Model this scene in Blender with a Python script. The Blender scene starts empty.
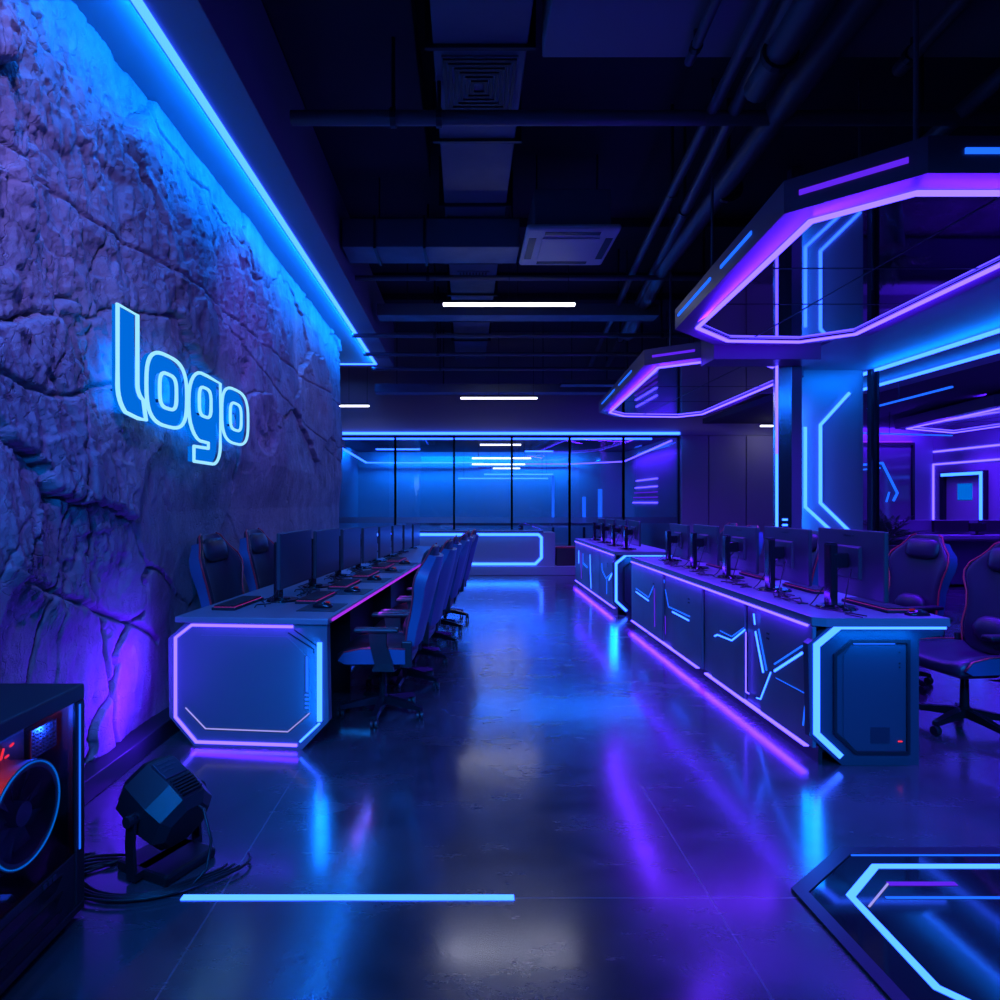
import bpy, bmesh, math, random
import numpy as np
from mathutils import Vector, Matrix
random.seed(7)
scene = bpy.context.scene
COL = scene.collection
PI = math.pi
R = math.radians

# ------------------------------------------------------------------ materials
def nodes_of(name):
    m = bpy.data.materials.new(name); m.use_nodes = True
    nt = m.node_tree; nt.nodes.clear()
    out = nt.nodes.new('ShaderNodeOutputMaterial')
    return m, nt, out

def pbr(name, col, rough=.5, metal=0., spec=.5, bump=0., bscale=40., var=0., vscale=8., coat=0.):
    m, nt, out = nodes_of(name)
    b = nt.nodes.new('ShaderNodeBsdfPrincipled')
    nt.links.new(b.outputs[0], out.inputs[0])
    b.inputs['Base Color'].default_value = (*col, 1)
    b.inputs['Roughness'].default_value = rough
    b.inputs['Metallic'].default_value = metal
    b.inputs['Specular IOR Level'].default_value = spec
    b.inputs['Coat Weight'].default_value = coat
    if bump or var:
        tc = nt.nodes.new('ShaderNodeTexCoord')
    if bump:
        n = nt.nodes.new('ShaderNodeTexNoise'); n.inputs['Scale'].default_value = bscale; n.inputs['Detail'].default_value = 5
        bp = nt.nodes.new('ShaderNodeBump'); bp.inputs['Strength'].default_value = bump; bp.inputs['Distance'].default_value = .01
        nt.links.new(tc.outputs['Object'], n.inputs['Vector'])
        nt.links.new(n.outputs['Fac'], bp.inputs['Height']); nt.links.new(bp.outputs[0], b.inputs['Normal'])
    if var:
        n2 = nt.nodes.new('ShaderNodeTexNoise'); n2.inputs['Scale'].default_value = vscale; n2.inputs['Detail'].default_value = 4
        mr = nt.nodes.new('ShaderNodeMapRange'); mr.inputs['From Min'].default_value = .3; mr.inputs['From Max'].default_value = .7
        mr.inputs['To Min'].default_value = max(.02, rough-var); mr.inputs['To Max'].default_value = min(1, rough+var)
        nt.links.new(tc.outputs['Object'], n2.inputs['Vector'])
        nt.links.new(n2.outputs['Fac'], mr.inputs['Value']); nt.links.new(mr.outputs[0], b.inputs['Roughness'])
    return m

def glow(name, col, s):
    m, nt, out = nodes_of(name)
    e = nt.nodes.new('ShaderNodeEmission'); e.inputs[0].default_value = (*col, 1); e.inputs[1].default_value = s
    nt.links.new(e.outputs[0], out.inputs[0]); return m

def glass(name, tint, refl, rough=.015):
    m, nt, out = nodes_of(name)
    t = nt.nodes.new('ShaderNodeBsdfTransparent'); t.inputs[0].default_value = (*tint, 1)
    g = nt.nodes.new('ShaderNodeBsdfGlossy'); g.inputs['Roughness'].default_value = rough
    f = nt.nodes.new('ShaderNodeFresnel'); f.inputs['IOR'].default_value = 1.5 if refl > 0 else 1.1
    a = nt.nodes.new('ShaderNodeMath'); a.operation = 'ADD'; a.inputs[1].default_value = refl; a.use_clamp = True
    mx = nt.nodes.new('ShaderNodeMixShader')
    nt.links.new(f.outputs[0], a.inputs[0]); nt.links.new(a.outputs[0], mx.inputs[0])
    nt.links.new(t.outputs[0], mx.inputs[1]); nt.links.new(g.outputs[0], mx.inputs[2])
    nt.links.new(mx.outputs[0], out.inputs[0]); return m

BLUE = (.03, .15, 1.0); PURP = (.08, .008, 1.0)
M = {}
M['blue'] = glow('blue_led', (.019, .085, 1), 7.5)
M['blue_dim'] = glow('blue_led_soft', (.01, .11, 1), 1.6)
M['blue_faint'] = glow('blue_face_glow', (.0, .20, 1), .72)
M['neon'] = glow('neon_tube', (.30, .72, 1), 1.15)
M['purple'] = glow('purple_led', (.062, .036, 1), 7.5)
M['purple_dim'] = glow('purple_led_soft', (.13, .02, 1), .9)
M['pink'] = glow('pink_led', (.45, .035, 1), .9)
M['white'] = glow('white_lamp', (.80, .80, 1), 4)
M['pinkdim'] = glow('key_backlight', (.7, .03, .5), .55)
M['reddim'] = glow('dim_red_led', (1, .03, .10), .2)
M['red'] = glow('red_led', (1, .03, .06), 1.2)
M['ivory'] = glow('pale_led_line', (.42, .38, 1), .9)
M['black'] = pbr('black_plastic', (.012, .013, .018), .45)
M['gloss'] = pbr('gloss_black_plastic', (.01, .01, .014), .16)
M['screen'] = pbr('dark_screen', (.02, .03, .05), .3, spec=.6)
M['shell'] = pbr('monitor_shell', (.035, .04, .05), .42, bump=.05, bscale=300)
M['desk'] = pbr('desk_laminate', (.17, .18, .22), .34, var=.02, spec=.6)
M['deskmetal'] = pbr('desk_metal_panel', (.16, .18, .22), .38, metal=.35, var=.03, vscale=3)
M['cabmetal'] = pbr('cabinet_brushed_metal', (.22, .22, .27), .38, metal=.35, var=.05, vscale=5)
M['endblue'] = pbr('end_cabinet_paint', (.045, .055, .085), .42)
M['leather'] = pbr('dark_leather', (.022, .022, .035), .38, bump=.12, bscale=120)
M['leatherblue'] = pbr('blue_leather', (.035, .10, .21), .42, bump=.10, bscale=120)
M['piping'] = pbr('red_piping', (.55, .03, .05), .4)
M['metal'] = pbr('dark_metal', (.05, .055, .07), .35, metal=.8)
M['duct'] = pbr('galvanised_duct', (.12, .15, .21), .5, metal=.25, var=.12, vscale=4)
M['pipe'] = pbr('painted_pipe', (.09, .10, .14), .4)
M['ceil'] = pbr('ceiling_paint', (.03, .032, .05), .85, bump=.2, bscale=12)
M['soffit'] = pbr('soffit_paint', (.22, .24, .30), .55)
M['paint'] = pbr('wall_paint', (.30, .30, .36), .6)
M['panel'] = pbr('wall_panel', (.36, .34, .40), .5)
M['canopy'] = pbr('canopy_paint', (.13, .10, .17), .4)
M['mirror'] = pbr('dark_mirror', (.42, .42, .48), .03, metal=1.)
M['chrome'] = pbr('pillar_mirror', (.6, .6, .66), .2, metal=1.)
M['ac'] = pbr('ac_plastic', (.55, .55, .58), .45)
M['counter'] = pbr('counter_front', (.34, .34, .38), .42)
M['leaf'] = pbr('leaf_green', (.07, .14, .09), .45)
M['pot'] = pbr('plant_pot', (.12, .12, .15), .5)
M['brown'] = pbr('dark_wood_box', (.05, .03, .03), .5)
M['mesh'] = pbr('perforated_plate', (.07, .07, .10), .5, metal=.5)
M['glass'] = glass('partition_glass', (.86, .90, .96), .05)
M['clearglass'] = glass('clear_partition_glass', (.95, .96, .98), -.03)
M['caseglass'] = glass('smoked_case_glass', (.85, .85, .9), -.001)
M['fan'] = pbr('fan_plastic', (.16, .17, .22), .25)
M['board'] = pbr('board_green_black', (.06, .07, .09), .5)
M['boardglass'] = pbr('framed_board_glass', (.16, .15, .19), .12)
M['frost'] = glass('frosted_band', (.55, .60, .72), .22, .35)
M['rubber'] = pbr('cable_rubber', (.008, .008, .01), .4)

def rock_material():
    m, nt, out = nodes_of('split_rock')
    b = nt.nodes.new('ShaderNodeBsdfPrincipled'); nt.links.new(b.outputs[0], out.inputs[0])
    tc = nt.nodes.new('ShaderNodeTexCoord')
    n1 = nt.nodes.new('ShaderNodeTexNoise'); n1.inputs['Scale'].default_value = 3.2; n1.inputs['Detail'].default_value = 8; n1.inputs['Roughness'].default_value = .65
    cr = nt.nodes.new('ShaderNodeValToRGB')
    cr.color_ramp.elements[0].position = .32; cr.color_ramp.elements[0].color = (.17, .155, .19, 1)
    cr.color_ramp.elements[1].position = .70; cr.color_ramp.elements[1].color = (.36, .33, .37, 1)
    nt.links.new(tc.outputs['Object'], n1.inputs['Vector']); nt.links.new(n1.outputs['Fac'], cr.inputs[0])
    nt.links.new(cr.outputs[0], b.inputs['Base Color'])
    b.inputs['Roughness'].default_value = .62; b.inputs['Specular IOR Level'].default_value = .45
    n2 = nt.nodes.new('ShaderNodeTexNoise'); n2.inputs['Scale'].default_value = 26; n2.inputs['Detail'].default_value = 9; n2.inputs['Roughness'].default_value = .7
    n3 = nt.nodes.new('ShaderNodeTexVoronoi'); n3.feature = 'DISTANCE_TO_EDGE'; n3.inputs['Scale'].default_value = 5
    mp = nt.nodes.new('ShaderNodeMapping'); mp.inputs['Scale'].default_value = (1, 1.3, .55)
    n4 = nt.nodes.new('ShaderNodeTexNoise'); n4.inputs['Scale'].default_value = 4; n4.inputs['Detail'].default_value = 4
    mixv = nt.nodes.new('ShaderNodeVectorMath'); mixv.operation = 'MULTIPLY_ADD'; mixv.inputs[1].default_value = (.5, .5, .5)
    nt.links.new(tc.outputs['Object'], n4.inputs['Vector']); nt.links.new(n4.outputs['Color'], mixv.inputs[0]); nt.links.new(tc.outputs['Object'], mixv.inputs[2])
    nt.links.new(mixv.outputs[0], mp.inputs[0]); nt.links.new(mp.outputs[0], n3.inputs['Vector'])
    mr = nt.nodes.new('ShaderNodeMapRange'); mr.inputs['From Max'].default_value = .025
    nt.links.new(n3.outputs['Distance'], mr.inputs['Value'])
    nt.links.new(tc.outputs['Object'], n2.inputs['Vector'])
    ad = nt.nodes.new('ShaderNodeMath'); ad.operation = 'MULTIPLY_ADD'; ad.inputs[1].default_value = .35
    nt.links.new(mr.outputs[0], ad.inputs[0]); nt.links.new(n2.outputs['Fac'], ad.inputs[2])
    bp = nt.nodes.new('ShaderNodeBump'); bp.inputs['Strength'].default_value = .8; bp.inputs['Distance'].default_value = .014
    nt.links.new(ad.outputs[0], bp.inputs['Height']); nt.links.new(bp.outputs[0], b.inputs['Normal'])
    return m
M['rock'] = rock_material()

def floor_material():
    m, nt, out = nodes_of('polished_concrete')
    b = nt.nodes.new('ShaderNodeBsdfPrincipled'); nt.links.new(b.outputs[0], out.inputs[0])
    tc = nt.nodes.new('ShaderNodeTexCoord')
    n1 = nt.nodes.new('ShaderNodeTexNoise'); n1.inputs['Scale'].default_value = 1.6; n1.inputs['Detail'].default_value = 9; n1.inputs['Roughness'].default_value = .68; n1.inputs['Distortion'].default_value = .6
    cr = nt.nodes.new('ShaderNodeValToRGB')
    cr.color_ramp.elements[0].position = .3; cr.color_ramp.elements[0].color = (.016, .016, .020, 1)
    cr.color_ramp.elements[1].position = .72; cr.color_ramp.elements[1].color = (.075, .075, .088, 1)
    nt.links.new(tc.outputs['Object'], n1.inputs['Vector']); nt.links.new(n1.outputs['Fac'], cr.inputs[0])
    # joints between the large slabs
    br = nt.nodes.new('ShaderNodeTexBrick'); br.offset = 0; br.squash = 1
    br.inputs['Scale'].default_value = 1; br.inputs['Mortar Size'].default_value = .0035; br.inputs['Brick Width'].default_value = 1.75; br.inputs['Row Height'].default_value = 1.9
    br.inputs['Mortar Smooth'].default_value = .1
    mp = nt.nodes.new('ShaderNodeMapping'); mp.inputs['Location'].default_value = (.88, -.38, 0)
    nt.links.new(tc.outputs['Object'], mp.inputs[0]); nt.links.new(mp.outputs[0], br.inputs['Vector'])
    mx = nt.nodes.new('ShaderNodeMix'); mx.data_type = 'RGBA'; mx.inputs['B'].default_value = (.11, .11, .14, 1)
    nt.links.new(br.outputs['Fac'], mx.inputs['Factor']); nt.links.new(cr.outputs[0], mx.inputs['A']); nt.links.new(mx.outputs['Result'], b.inputs['Base Color'])
    n2 = nt.nodes.new('ShaderNodeTexNoise'); n2.inputs['Scale'].default_value = 2.3; n2.inputs['Detail'].default_value = 8; n2.inputs['Roughness'].default_value = .7
    mp2 = nt.nodes.new('ShaderNodeMapping'); mp2.inputs['Scale'].default_value = (.8, 1.8, 1)
    nt.links.new(tc.outputs['Object'], mp2.inputs[0]); nt.links.new(mp2.outputs[0], n2.inputs['Vector'])
    mr = nt.nodes.new('ShaderNodeMapRange'); mr.inputs['From Min'].default_value = .32; mr.inputs['From Max'].default_value = .7
    mr.inputs['To Min'].default_value = .15; mr.inputs['To Max'].default_value = .33
    nt.links.new(n2.outputs['Fac'], mr.inputs['Value']); nt.links.new(mr.outputs[0], b.inputs['Roughness'])
    b.inputs['Specular IOR Level'].default_value = .8
    b.inputs['Coat Weight'].default_value = .8; b.inputs['Coat Roughness'].default_value = .14; b.inputs['Coat IOR'].default_value = 1.6
    bp = nt.nodes.new('ShaderNodeBump'); bp.inputs['Strength'].default_value = .06; bp.inputs['Distance'].default_value = .01
    nt.links.new(n2.outputs['Fac'], bp.inputs['Height']); nt.links.new(bp.outputs[0], b.inputs['Normal'])
    return m
M['floor'] = floor_material()

# ------------------------------------------------------------------ mesh builder
class MB:
    def __init__(s): s.bm = bmesh.new()
    def _xf(s, verts, mat):
        if mat is not None: bmesh.ops.transform(s.bm, matrix=mat, verts=verts)
    def box(s, x0, x1, y0, y1, z0, z1, bev=0., mat=None, seg=2):
        r = bmesh.ops.create_cube(s.bm, size=1.)
        vs = r['verts']
        for v in vs:
            v.co = Vector(((x0+x1)/2+v.co.x*(x1-x0), (y0+y1)/2+v.co.y*(y1-y0), (z0+z1)/2+v.co.z*(z1-z0)))
        if bev:
            es = list({e for v in vs for e in v.link_edges})
            rb = bmesh.ops.bevel(s.bm, geom=es, offset=bev, segments=seg, affect='EDGES', profile=.5)
            vs = list({v for f in rb['faces'] for v in f.verts} | {v for v in vs if v.is_valid})
        s._xf(vs, mat); return s
    def cyl(s, p0, p1, r0, r1=None, n=16, cap=True):
        p0 = Vector(p0); p1 = Vector(p1); r1 = r0 if r1 is None else r1
        d = p1-p0
        q = Vector((0, 0, 1)).rotation_difference(d.normalized()).to_matrix().to_4x4()
        bmesh.ops.create_cone(s.bm, cap_ends=cap, segments=n, radius1=r0, radius2=r1, depth=d.length, matrix=Matrix.Translation((p0+p1)/2) @ q)
        return s
    def sphere(s, c, r, sc=(1, 1, 1), u=14, v=10):
        bmesh.ops.create_uvsphere(s.bm, u_segments=u, v_segments=v, radius=r, matrix=Matrix.Translation(c) @ Matrix.Diagonal((*sc, 1)))
        return s
    def loft(s, secs, closed=True, caps=True):
        rows = [[s.bm.verts.new(p) for p in sec] for sec in secs]
        n = len(rows[0])
        for a, b in zip(rows, rows[1:]):
            for i in range(n if closed else n-1):
                j = (i+1) % n
                s.bm.faces.new((a[i], a[j], b[j], b[i]))
        if caps and closed:
            s.bm.faces.new(rows[0][::-1]); s.bm.faces.new(rows[-1])
        return s
    def prism(s, pts, n, depth):          # extrude a 3D polygon along a vector
        n = Vector(n)*depth
        return s.loft([[Vector(p) for p in pts], [Vector(p)+n for p in pts]])
    def tube(s, pts, r, n=8, closed=False):
        pts = [Vector(p) for p in pts]; k = len(pts); rings = []
        ref = None
        for i, p in enumerate(pts):
            if closed: t = (pts[(i+1) % k]-pts[i-1])
            else: t = (pts[min(i+1, k-1)]-pts[max(i-1, 0)])
            t.normalize()
            if ref is None:
                ref = t.orthogonal().normalized()
            ref = (ref - t*ref.dot(t)); ref = ref.normalized() if ref.length > 1e-6 else t.orthogonal().normalized()
            bn = t.cross(ref)
            rr = r(i/(k-1)) if callable(r) else r
            rings.append([p+ref*(rr*math.cos(2*PI*j/n))+bn*(rr*math.sin(2*PI*j/n)) for j in range(n)])
        if closed:
            rows = [[s.bm.verts.new(p) for p in ring] for ring in rings]
            for i in range(k):
                a = rows[i]; b = rows[(i+1) % k]
                # match twist
                off = min(range(n), key=lambda o: (a[0].co-b[o].co).length) if i == k-1 else 0
                for j in range(n):
                    s.bm.faces.new((a[j], a[(j+1) % n], b[(j+1+off) % n], b[(j+off) % n]))
            return s
        return s.loft(rings)
    def bar(s, p0, p1, n, w, t):          # flat strip from p0 to p1, lying on a surface with normal n
        p0 = Vector(p0); p1 = Vector(p1); n = Vector(n).normalized(); d = (p1-p0).normalized()
        u = n.cross(d).normalized()*(w/2)
        return s.prism([p0-u, p1-u, p1+u, p0+u], n, t)
    def path(s, pts, n, w, t, closed=False):
        # mitred flat strip along points on a plane of normal n
        pts = [Vector(p) for p in pts]; n = Vector(n).normalized(); k = len(pts)
        L, Rr = [], []
        for i in range(k):
            a = pts[i-1] if (i > 0 or closed) else None
            b = pts[(i+1) % k] if (i < k-1 or closed) else None
            d1 = (pts[i]-a).normalized() if a is not None else None
            d2 = (b-pts[i]).normalized() if b is not None else None
            if d1 is None: d1 = d2
            if d2 is None: d2 = d1
            n1 = n.cross(d1); n2 = n.cross(d2); mvec = (n1+n2); mvec.normalize()
            c = max(.35, mvec.dot(n1))
            L.append(pts[i]+mvec*(w/2/c)); Rr.append(pts[i]-mvec*(w/2/c))
        bm = s.bm; N = n*t
        secs = [[bm.verts.new(L[i]), bm.verts.new(Rr[i]), bm.verts.new(Rr[i]+N), bm.verts.new(L[i]+N)] for i in range(k)]
        for i in range(k if closed else k-1):
            a = secs[i]; b = secs[(i+1) % k]
            for j in range(4):
                bm.faces.new((a[j], a[(j+1) % 4], b[(j+1) % 4], b[j]))
        if not closed:
            bm.faces.new(secs[0][::-1]); bm.faces.new(secs[-1])
        return s
    def build(s, name, mat, parent=None, smooth=False, sub=0, angle=None):
        bmesh.ops.recalc_face_normals(s.bm, faces=s.bm.faces[:])
        me = bpy.data.meshes.new(name); s.bm.to_mesh(me); s.bm.free()
        me.materials.append(M[mat] if isinstance(mat, str) else mat)
        if smooth:
            for p in me.polygons: p.use_smooth = True
            if angle: me.set_sharp_from_angle(angle=R(angle))
        o = bpy.data.objects.new(name, me); COL.objects.link(o)
        if parent is not None: o.parent = parent
        if sub:
            md = o.modifiers.new('sub', 'SUBSURF'); md.levels = sub; md.render_levels = sub
        return o

def thing(name, label, cat, loc=(0, 0, 0), rz=0., group=None):
    o = bpy.data.objects.new(name, None); COL.objects.link(o); o.empty_display_size = .1
    o.location = loc; o.rotation_euler = (0, 0, rz)
    o['label'] = label; o['category'] = cat
    if group: o['group'] = group
    return o
def tag(o, label, cat, group=None):
    o['label'] = label; o['category'] = cat
    if group: o['group'] = group
    return o
def struct(o, label=None):
    o['kind'] = 'structure'
    if label: o['label'] = label
    return o
def dup(src, loc, rz, label):
    r = src.copy(); COL.objects.link(r); r.location = loc; r.rotation_euler = (0, 0, rz); r['label'] = label
    for ch in list(src.children):
        c = ch.copy(); COL.objects.link(c); c.parent = r
        for g in list(ch.children):
            d = g.copy(); COL.objects.link(d); d.parent = c
    return r
def lamp(p0, p1, w, n, col, power, name='strip_lamp', spread=180):
    p0 = Vector(p0); p1 = Vector(p1); n = Vector(n).normalized()
    L = bpy.data.lights.new(name, 'AREA'); L.shape = 'RECTANGLE'
    L.size = (p1-p0).length; L.size_y = w; L.color = col; L.energy = power; L.spread = R(spread)
    o = bpy.data.objects.new(name, L); COL.objects.link(o)
    X = (p1-p0).normalized(); X = (X-n*X.dot(n)).normalized(); Z = -n; Y = Z.cross(X)
    mtx = Matrix((X, Y, Z)).transposed().to_4x4(); mtx.translation = (p0+p1)/2
    o.matrix_world = mtx
    return o

# photograph geometry: one-point view, camera 1.41 m up, focal length 640 px
F, CX, CY, H = 640., 466., 502., 1.41
def on_x(px, py, x):                       # point of a plane x = const
    d = x*F/(px-CX); return Vector((x, d, H-(py-CY)/F*d))
def on_y(px, py, d):
    return Vector(((px-CX)/F*d, d, H-(py-CY)/F*d))
def on_z(px, py, z):
    d = (H-z)*F/(py-CY); return Vector(((px-CX)/F*d, d, z))

ORD = ['nearest', 'second nearest', 'third nearest', 'fourth nearest', 'fifth nearest', 'sixth nearest', 'seventh nearest', 'farthest']

# ------------------------------------------------------------------ camera and world
cam = bpy.data.cameras.new('camera'); co = bpy.data.objects.new('camera', cam); COL.objects.link(co)
co.location = (0, 0, H); co.rotation_euler = (R(90), 0, 0)
cam.sensor_width = 36; cam.lens = 36*F/1000; cam.shift_x = (500-CX)/1000; cam.shift_y = (CY-500)/1000
cam.clip_start = .05
scene.camera = co
w = bpy.data.worlds.new('world'); scene.world = w; w.use_nodes = True
bg = w.node_tree.nodes['Background']; bg.inputs[0].default_value = (.05, .10, 1, 1); bg.inputs[1].default_value = .022
vs = scene.view_settings
scene.display_settings.display_device = 'sRGB'
vs.view_transform = 'Standard'; vs.look = 'None'; vs.gamma = 1; vs.exposure = 0; vs.use_curve_mapping = False
scene.cycles.use_denoising = True
scene.cycles.max_bounces = 8; scene.cycles.diffuse_bounces = 3; scene.cycles.glossy_bounces = 4; scene.cycles.transparent_max_bounces = 12
scene.cycles.sample_clamp_indirect = 6; scene.cycles.caustics_reflective = False; scene.cycles.caustics_refractive = False

# ------------------------------------------------------------------ room shell
XW = -1.9; ZS = 3.81; YB = 13.0; ZC = 4.85
struct(MB().box(-4, 10.4, -.6, 18, -.2, 0).build('floor', 'floor'))
struct(MB().box(-4, 10.4, -.6, 18, ZC, ZC+.15).build('ceiling', 'ceil'))

def rock_wall():
    def h2(ix, iy, k):
        v = np.sin(ix*127.1+iy*311.7+k*74.7)*43758.5453; return v-np.floor(v)
    def vnoise(x, y, k):
        xi = np.floor(x); yi = np.floor(y); fx = x-xi; fy = y-yi
        fx = fx*fx*fx*(fx*(fx*6-15)+10); fy = fy*fy*fy*(fy*(fy*6-15)+10)
        a = h2(xi, yi, k); b = h2(xi+1, yi, k); c = h2(xi, yi+1, k); d = h2(xi+1, yi+1, k)
        return (a*(1-fx)+b*fx)*(1-fy)+(c*(1-fx)+d*fx)*fy-.5
    def fbm(x, y, k, o=5, g=.5, ridge=False):
        t = 0; a = 1.
        for i in range(o):
            n = vnoise(x, y, k+i*3.1); t = t+a*((.5-2*np.abs(n))*.6 if ridge else n); a *= g; x = x*2.03+1.7; y = y*2.03+4.1
        return t
    ny, nz = 820, 400
    ys = .5*(9.5/.5)**(np.linspace(0, 1, ny)); ys = .55*ys+.45*np.linspace(.5, 9.5, ny); zs = np.linspace(0, ZS, nz)
    Y, Z = np.meshgrid(ys, zs)
    wy = Y+.22*fbm(Y*1.3, Z*1.3, 1.)+.05*fbm(Y*7, Z*7, 2.); wz = Z+.22*fbm(Y*1.3, Z*1.3, 5.)+.05*fbm(Y*7, Z*7, 6.)
    rng = np.random.RandomState(11)
    seeds = []
    for i in range(-1, 9):
        for j in range(-1, 4):
            seeds.append((.3+i*1.25+(j % 2)*.5+rng.uniform(-.4, .4), .5+j*1.15+rng.uniform(-.4, .4)))
    f1 = np.full(Y.shape, 9.); f2 = np.full(Y.shape, 9.); off = np.zeros(Y.shape); tilt = np.zeros(Y.shape)
    for (sy, sz) in seeds:
        d = np.sqrt(((wy-sy)*.9)**2+((wz-sz)*1.05)**2)
        o = rng.uniform(0, .085); ty = rng.uniform(-.05, .05); tz = rng.uniform(-.06, .06)
        m = d < f1
        f2 = np.where(m, f1, np.minimum(f2, d)); off = np.where(m, o, off); tilt = np.where(m, (Y-sy)*ty+(Z-sz)*tz, tilt)
        f1 = np.where(m, d, f1)
    e = f2-f1
    crack = -np.exp(-(e/.016)**2)*.055
    # secondary thin cracks
    s1 = np.abs(fbm(Y*.9+3, Z*.55, 21., 4)); fine = -np.exp(-(s1/.006)**2)*.012
    s2 = np.abs(fbm(Y*1.6+9, Z*.7+2, 31., 4)); fine += -np.exp(-(s2/.008)**2)*.008
    # chipped rough patches, more of them near the camera end and along the top
    msk = fbm(Y*.7, Z*.7, 41., 3)+.16*np.clip((3.3-Y)/1.2, -1, 1)+.14*np.clip((Z-2.5)/1., -1, 1)-.06
    msk = np.clip((msk-.02)/.10, 0, 1)
    def terrace(f, n):                         # flat ledges with crisp chipped edges
        t = f*n; k = np.floor(t); u = t-k
        return (k+np.clip((u-.46)/.08, 0, 1))/n
    big = terrace(fbm(Y*.95+2, Z*.75, 101., 5, .52), 4.)*.075
    fl = terrace(fbm(Y*3.0+.9*Z, Z*.95, 111., 6, .56), 6.)*.085
    fine2 = terrace(fbm(Y*11+2*Z, Z*3.2, 121., 5, .58), 4.)*.020
    rough = big*(.45+.55*msk)+msk*(fl+fine2)+(1-msk)*fl*.12
    def seam(d, w_, dep): return -np.exp(-(d/w_)**2)*dep*1.8
    terr = seam(Z-2.84-.02*fbm(Y*.8, Z*0, 131., 3), .007, .02)+seam(Y-3.32-.30*(Z-2.84)-.10*fbm(Z*1.1, Y*0, 132., 4), .007, .02)*(Z < 2.84)
    terr += seam(Y-3.0+.35*(Z-1.4)-.3*fbm(Z*.9, Y*0, 133., 4), .012, .03)*(Z < 1.95)+seam(Z-1.93-.06*(Y-3)-.16*fbm(Y*1.1, Z*0, 134., 5), .010, .025)*(Y < 4.3)
    terr += seam(Z-2.62+.16*(Y-5.5)-.03*fbm(Y*1.1, Z*0, 135., 3), .006, .015)*(Y > 4.6)+seam(Z-.95+.45*(Y-3.0)-.08*fbm(Y*1.4, Z*0, 136., 4), .014, .03)*((Y > 2.6) & (Y < 3.9))
    streak = fbm(Y*9, Z*1.6, 71., 5, .6)*.012
    X = XW+.02+off+tilt+crack+fine+rough+terr+fbm(Y*1.6, Z*1.6, 81., 6, .48)*.035+streak*.8+fbm(Y*24, Z*16, 91., 3, .6)*.006*(.4+msk)
    X = XW+.01+np.minimum(np.maximum(X-XW-.01, -.05), .17)*(.45+.55*np.clip((ZS-.02-Z)/.55, 0, 1))
    flat = np.clip((1.75-Z)/.4, 0, 1)*np.clip((Y-3.7)/.5, 0, 1)
    X = np.where(X < XW-.05, XW-.05, X)
    X = X*(1-flat)+(XW+.01+(X-XW)*.10)*flat
    co_ = np.stack([X, Y, Z], -1).reshape(-1, 3).astype(np.float32)
    i, j = np.meshgrid(np.arange(nz-1), np.arange(ny-1), indexing='ij')
    a = (i*ny+j).ravel(); q = np.stack([a, a+1, a+ny+1, a+ny], -1)
    # close the block: back face line
    base = len(co_)
    bx = XW-.10
    back = np.array([[bx, ys[-1], z] for z in zs]+[[bx, ys[0], z] for z in zs], np.float32)
    allco = np.concatenate([co_, back])
    r = np.arange(nz-1)
    e1 = np.stack([r*ny+ny-1, base+r, base+r+1, (r+1)*ny+ny-1], -1)
    faces = np.concatenate([q, e1, np.array([[base, base+nz, base+2*nz-1, base+nz-1]])])
    me = bpy.data.meshes.new('wall_left')
    me.vertices.add(len(allco)); me.vertices.foreach_set('co', allco.ravel())
    me.loops.add(faces.size); me.loops.foreach_set('vertex_index', faces.ravel().astype(np.int32))
    me.polygons.add(len(faces)); me.polygons.foreach_set('loop_start', (np.arange(len(faces))*4).astype(np.int32))
    me.polygons.foreach_set('loop_total', np.full(len(faces), 4, np.int32)); me.update(calc_edges=True); me.validate()
    me.materials.append(M['rock'])
    o = bpy.data.objects.new('wall_left', me); COL.objects.link(o); struct(o)
rock_wall()
struct(MB().box(XW-.02, XW+.13, .5, 9.5, 0, .11, .006).build('baseboard_left', 'black'))

# soffit over the rock wall
XE = -1.28; YS = 11.4
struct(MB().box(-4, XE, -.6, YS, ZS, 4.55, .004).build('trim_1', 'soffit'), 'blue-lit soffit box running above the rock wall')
s = thing('led_strip', 'longest blue light line, under the soffit above the rock wall', 'light strip', (-1.57, 5.5, ZS))
MB().path([(0, -5.9, .004), (0, 5.6, .004), (-2.2, 5.6, .004)], (0, 0, -1), .045, .022).build('diffuser', 'blue', s)
lamp((-1.59, .2, ZS-.03), (-1.59, 11.0, ZS-.03), .05, (-1, 0, -.62), (.0, .185, 1), 150)
lamp((-3.6, 11.08, ZS-.03), (-1.6, 11.08, ZS-.03), .05, (0, -.3, -1), (.0, .185, 1), 14)

# back: bulkhead, glazed wall, side panels
struct(MB().box(-4, 6.6, YB-.02, YB+.3, 2.76, ZC, .004).build('wall_back', 'paint'))
XG0, XG1 = -2.72, 4.33
xs = [XG0]+[on_y(p, 500, YB).x for p in (395, 454, 512, 570, 624)]+[XG1]
for i in range(6):
    wd = MB().box(xs[i]+.02, xs[i+1]-.02, YB+.05, YB+.065, .08, 2.72).build('window_%d' % (i+1), 'glass'); struct(wd)
    f = MB()
    f.box(xs[i]-.02, xs[i]+.02, YB+.02, YB+.09, 0, 2.76); f.box(xs[i+1]-.02, xs[i+1]+.02, YB+.02, YB+.09, 0, 2.76)
    f.box(xs[i], xs[i+1], YB+.02, YB+.09, 0, .08); f.box(xs[i], xs[i+1], YB+.02, YB+.09, 2.72, 2.76)
    f.build('window_frame', 'black', wd)
    MB().box(xs[i]+.02, xs[i+1]-.02, YB+.045, YB+.049, .98, 1.10).build('frosted_band', 'frost', wd)
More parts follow.
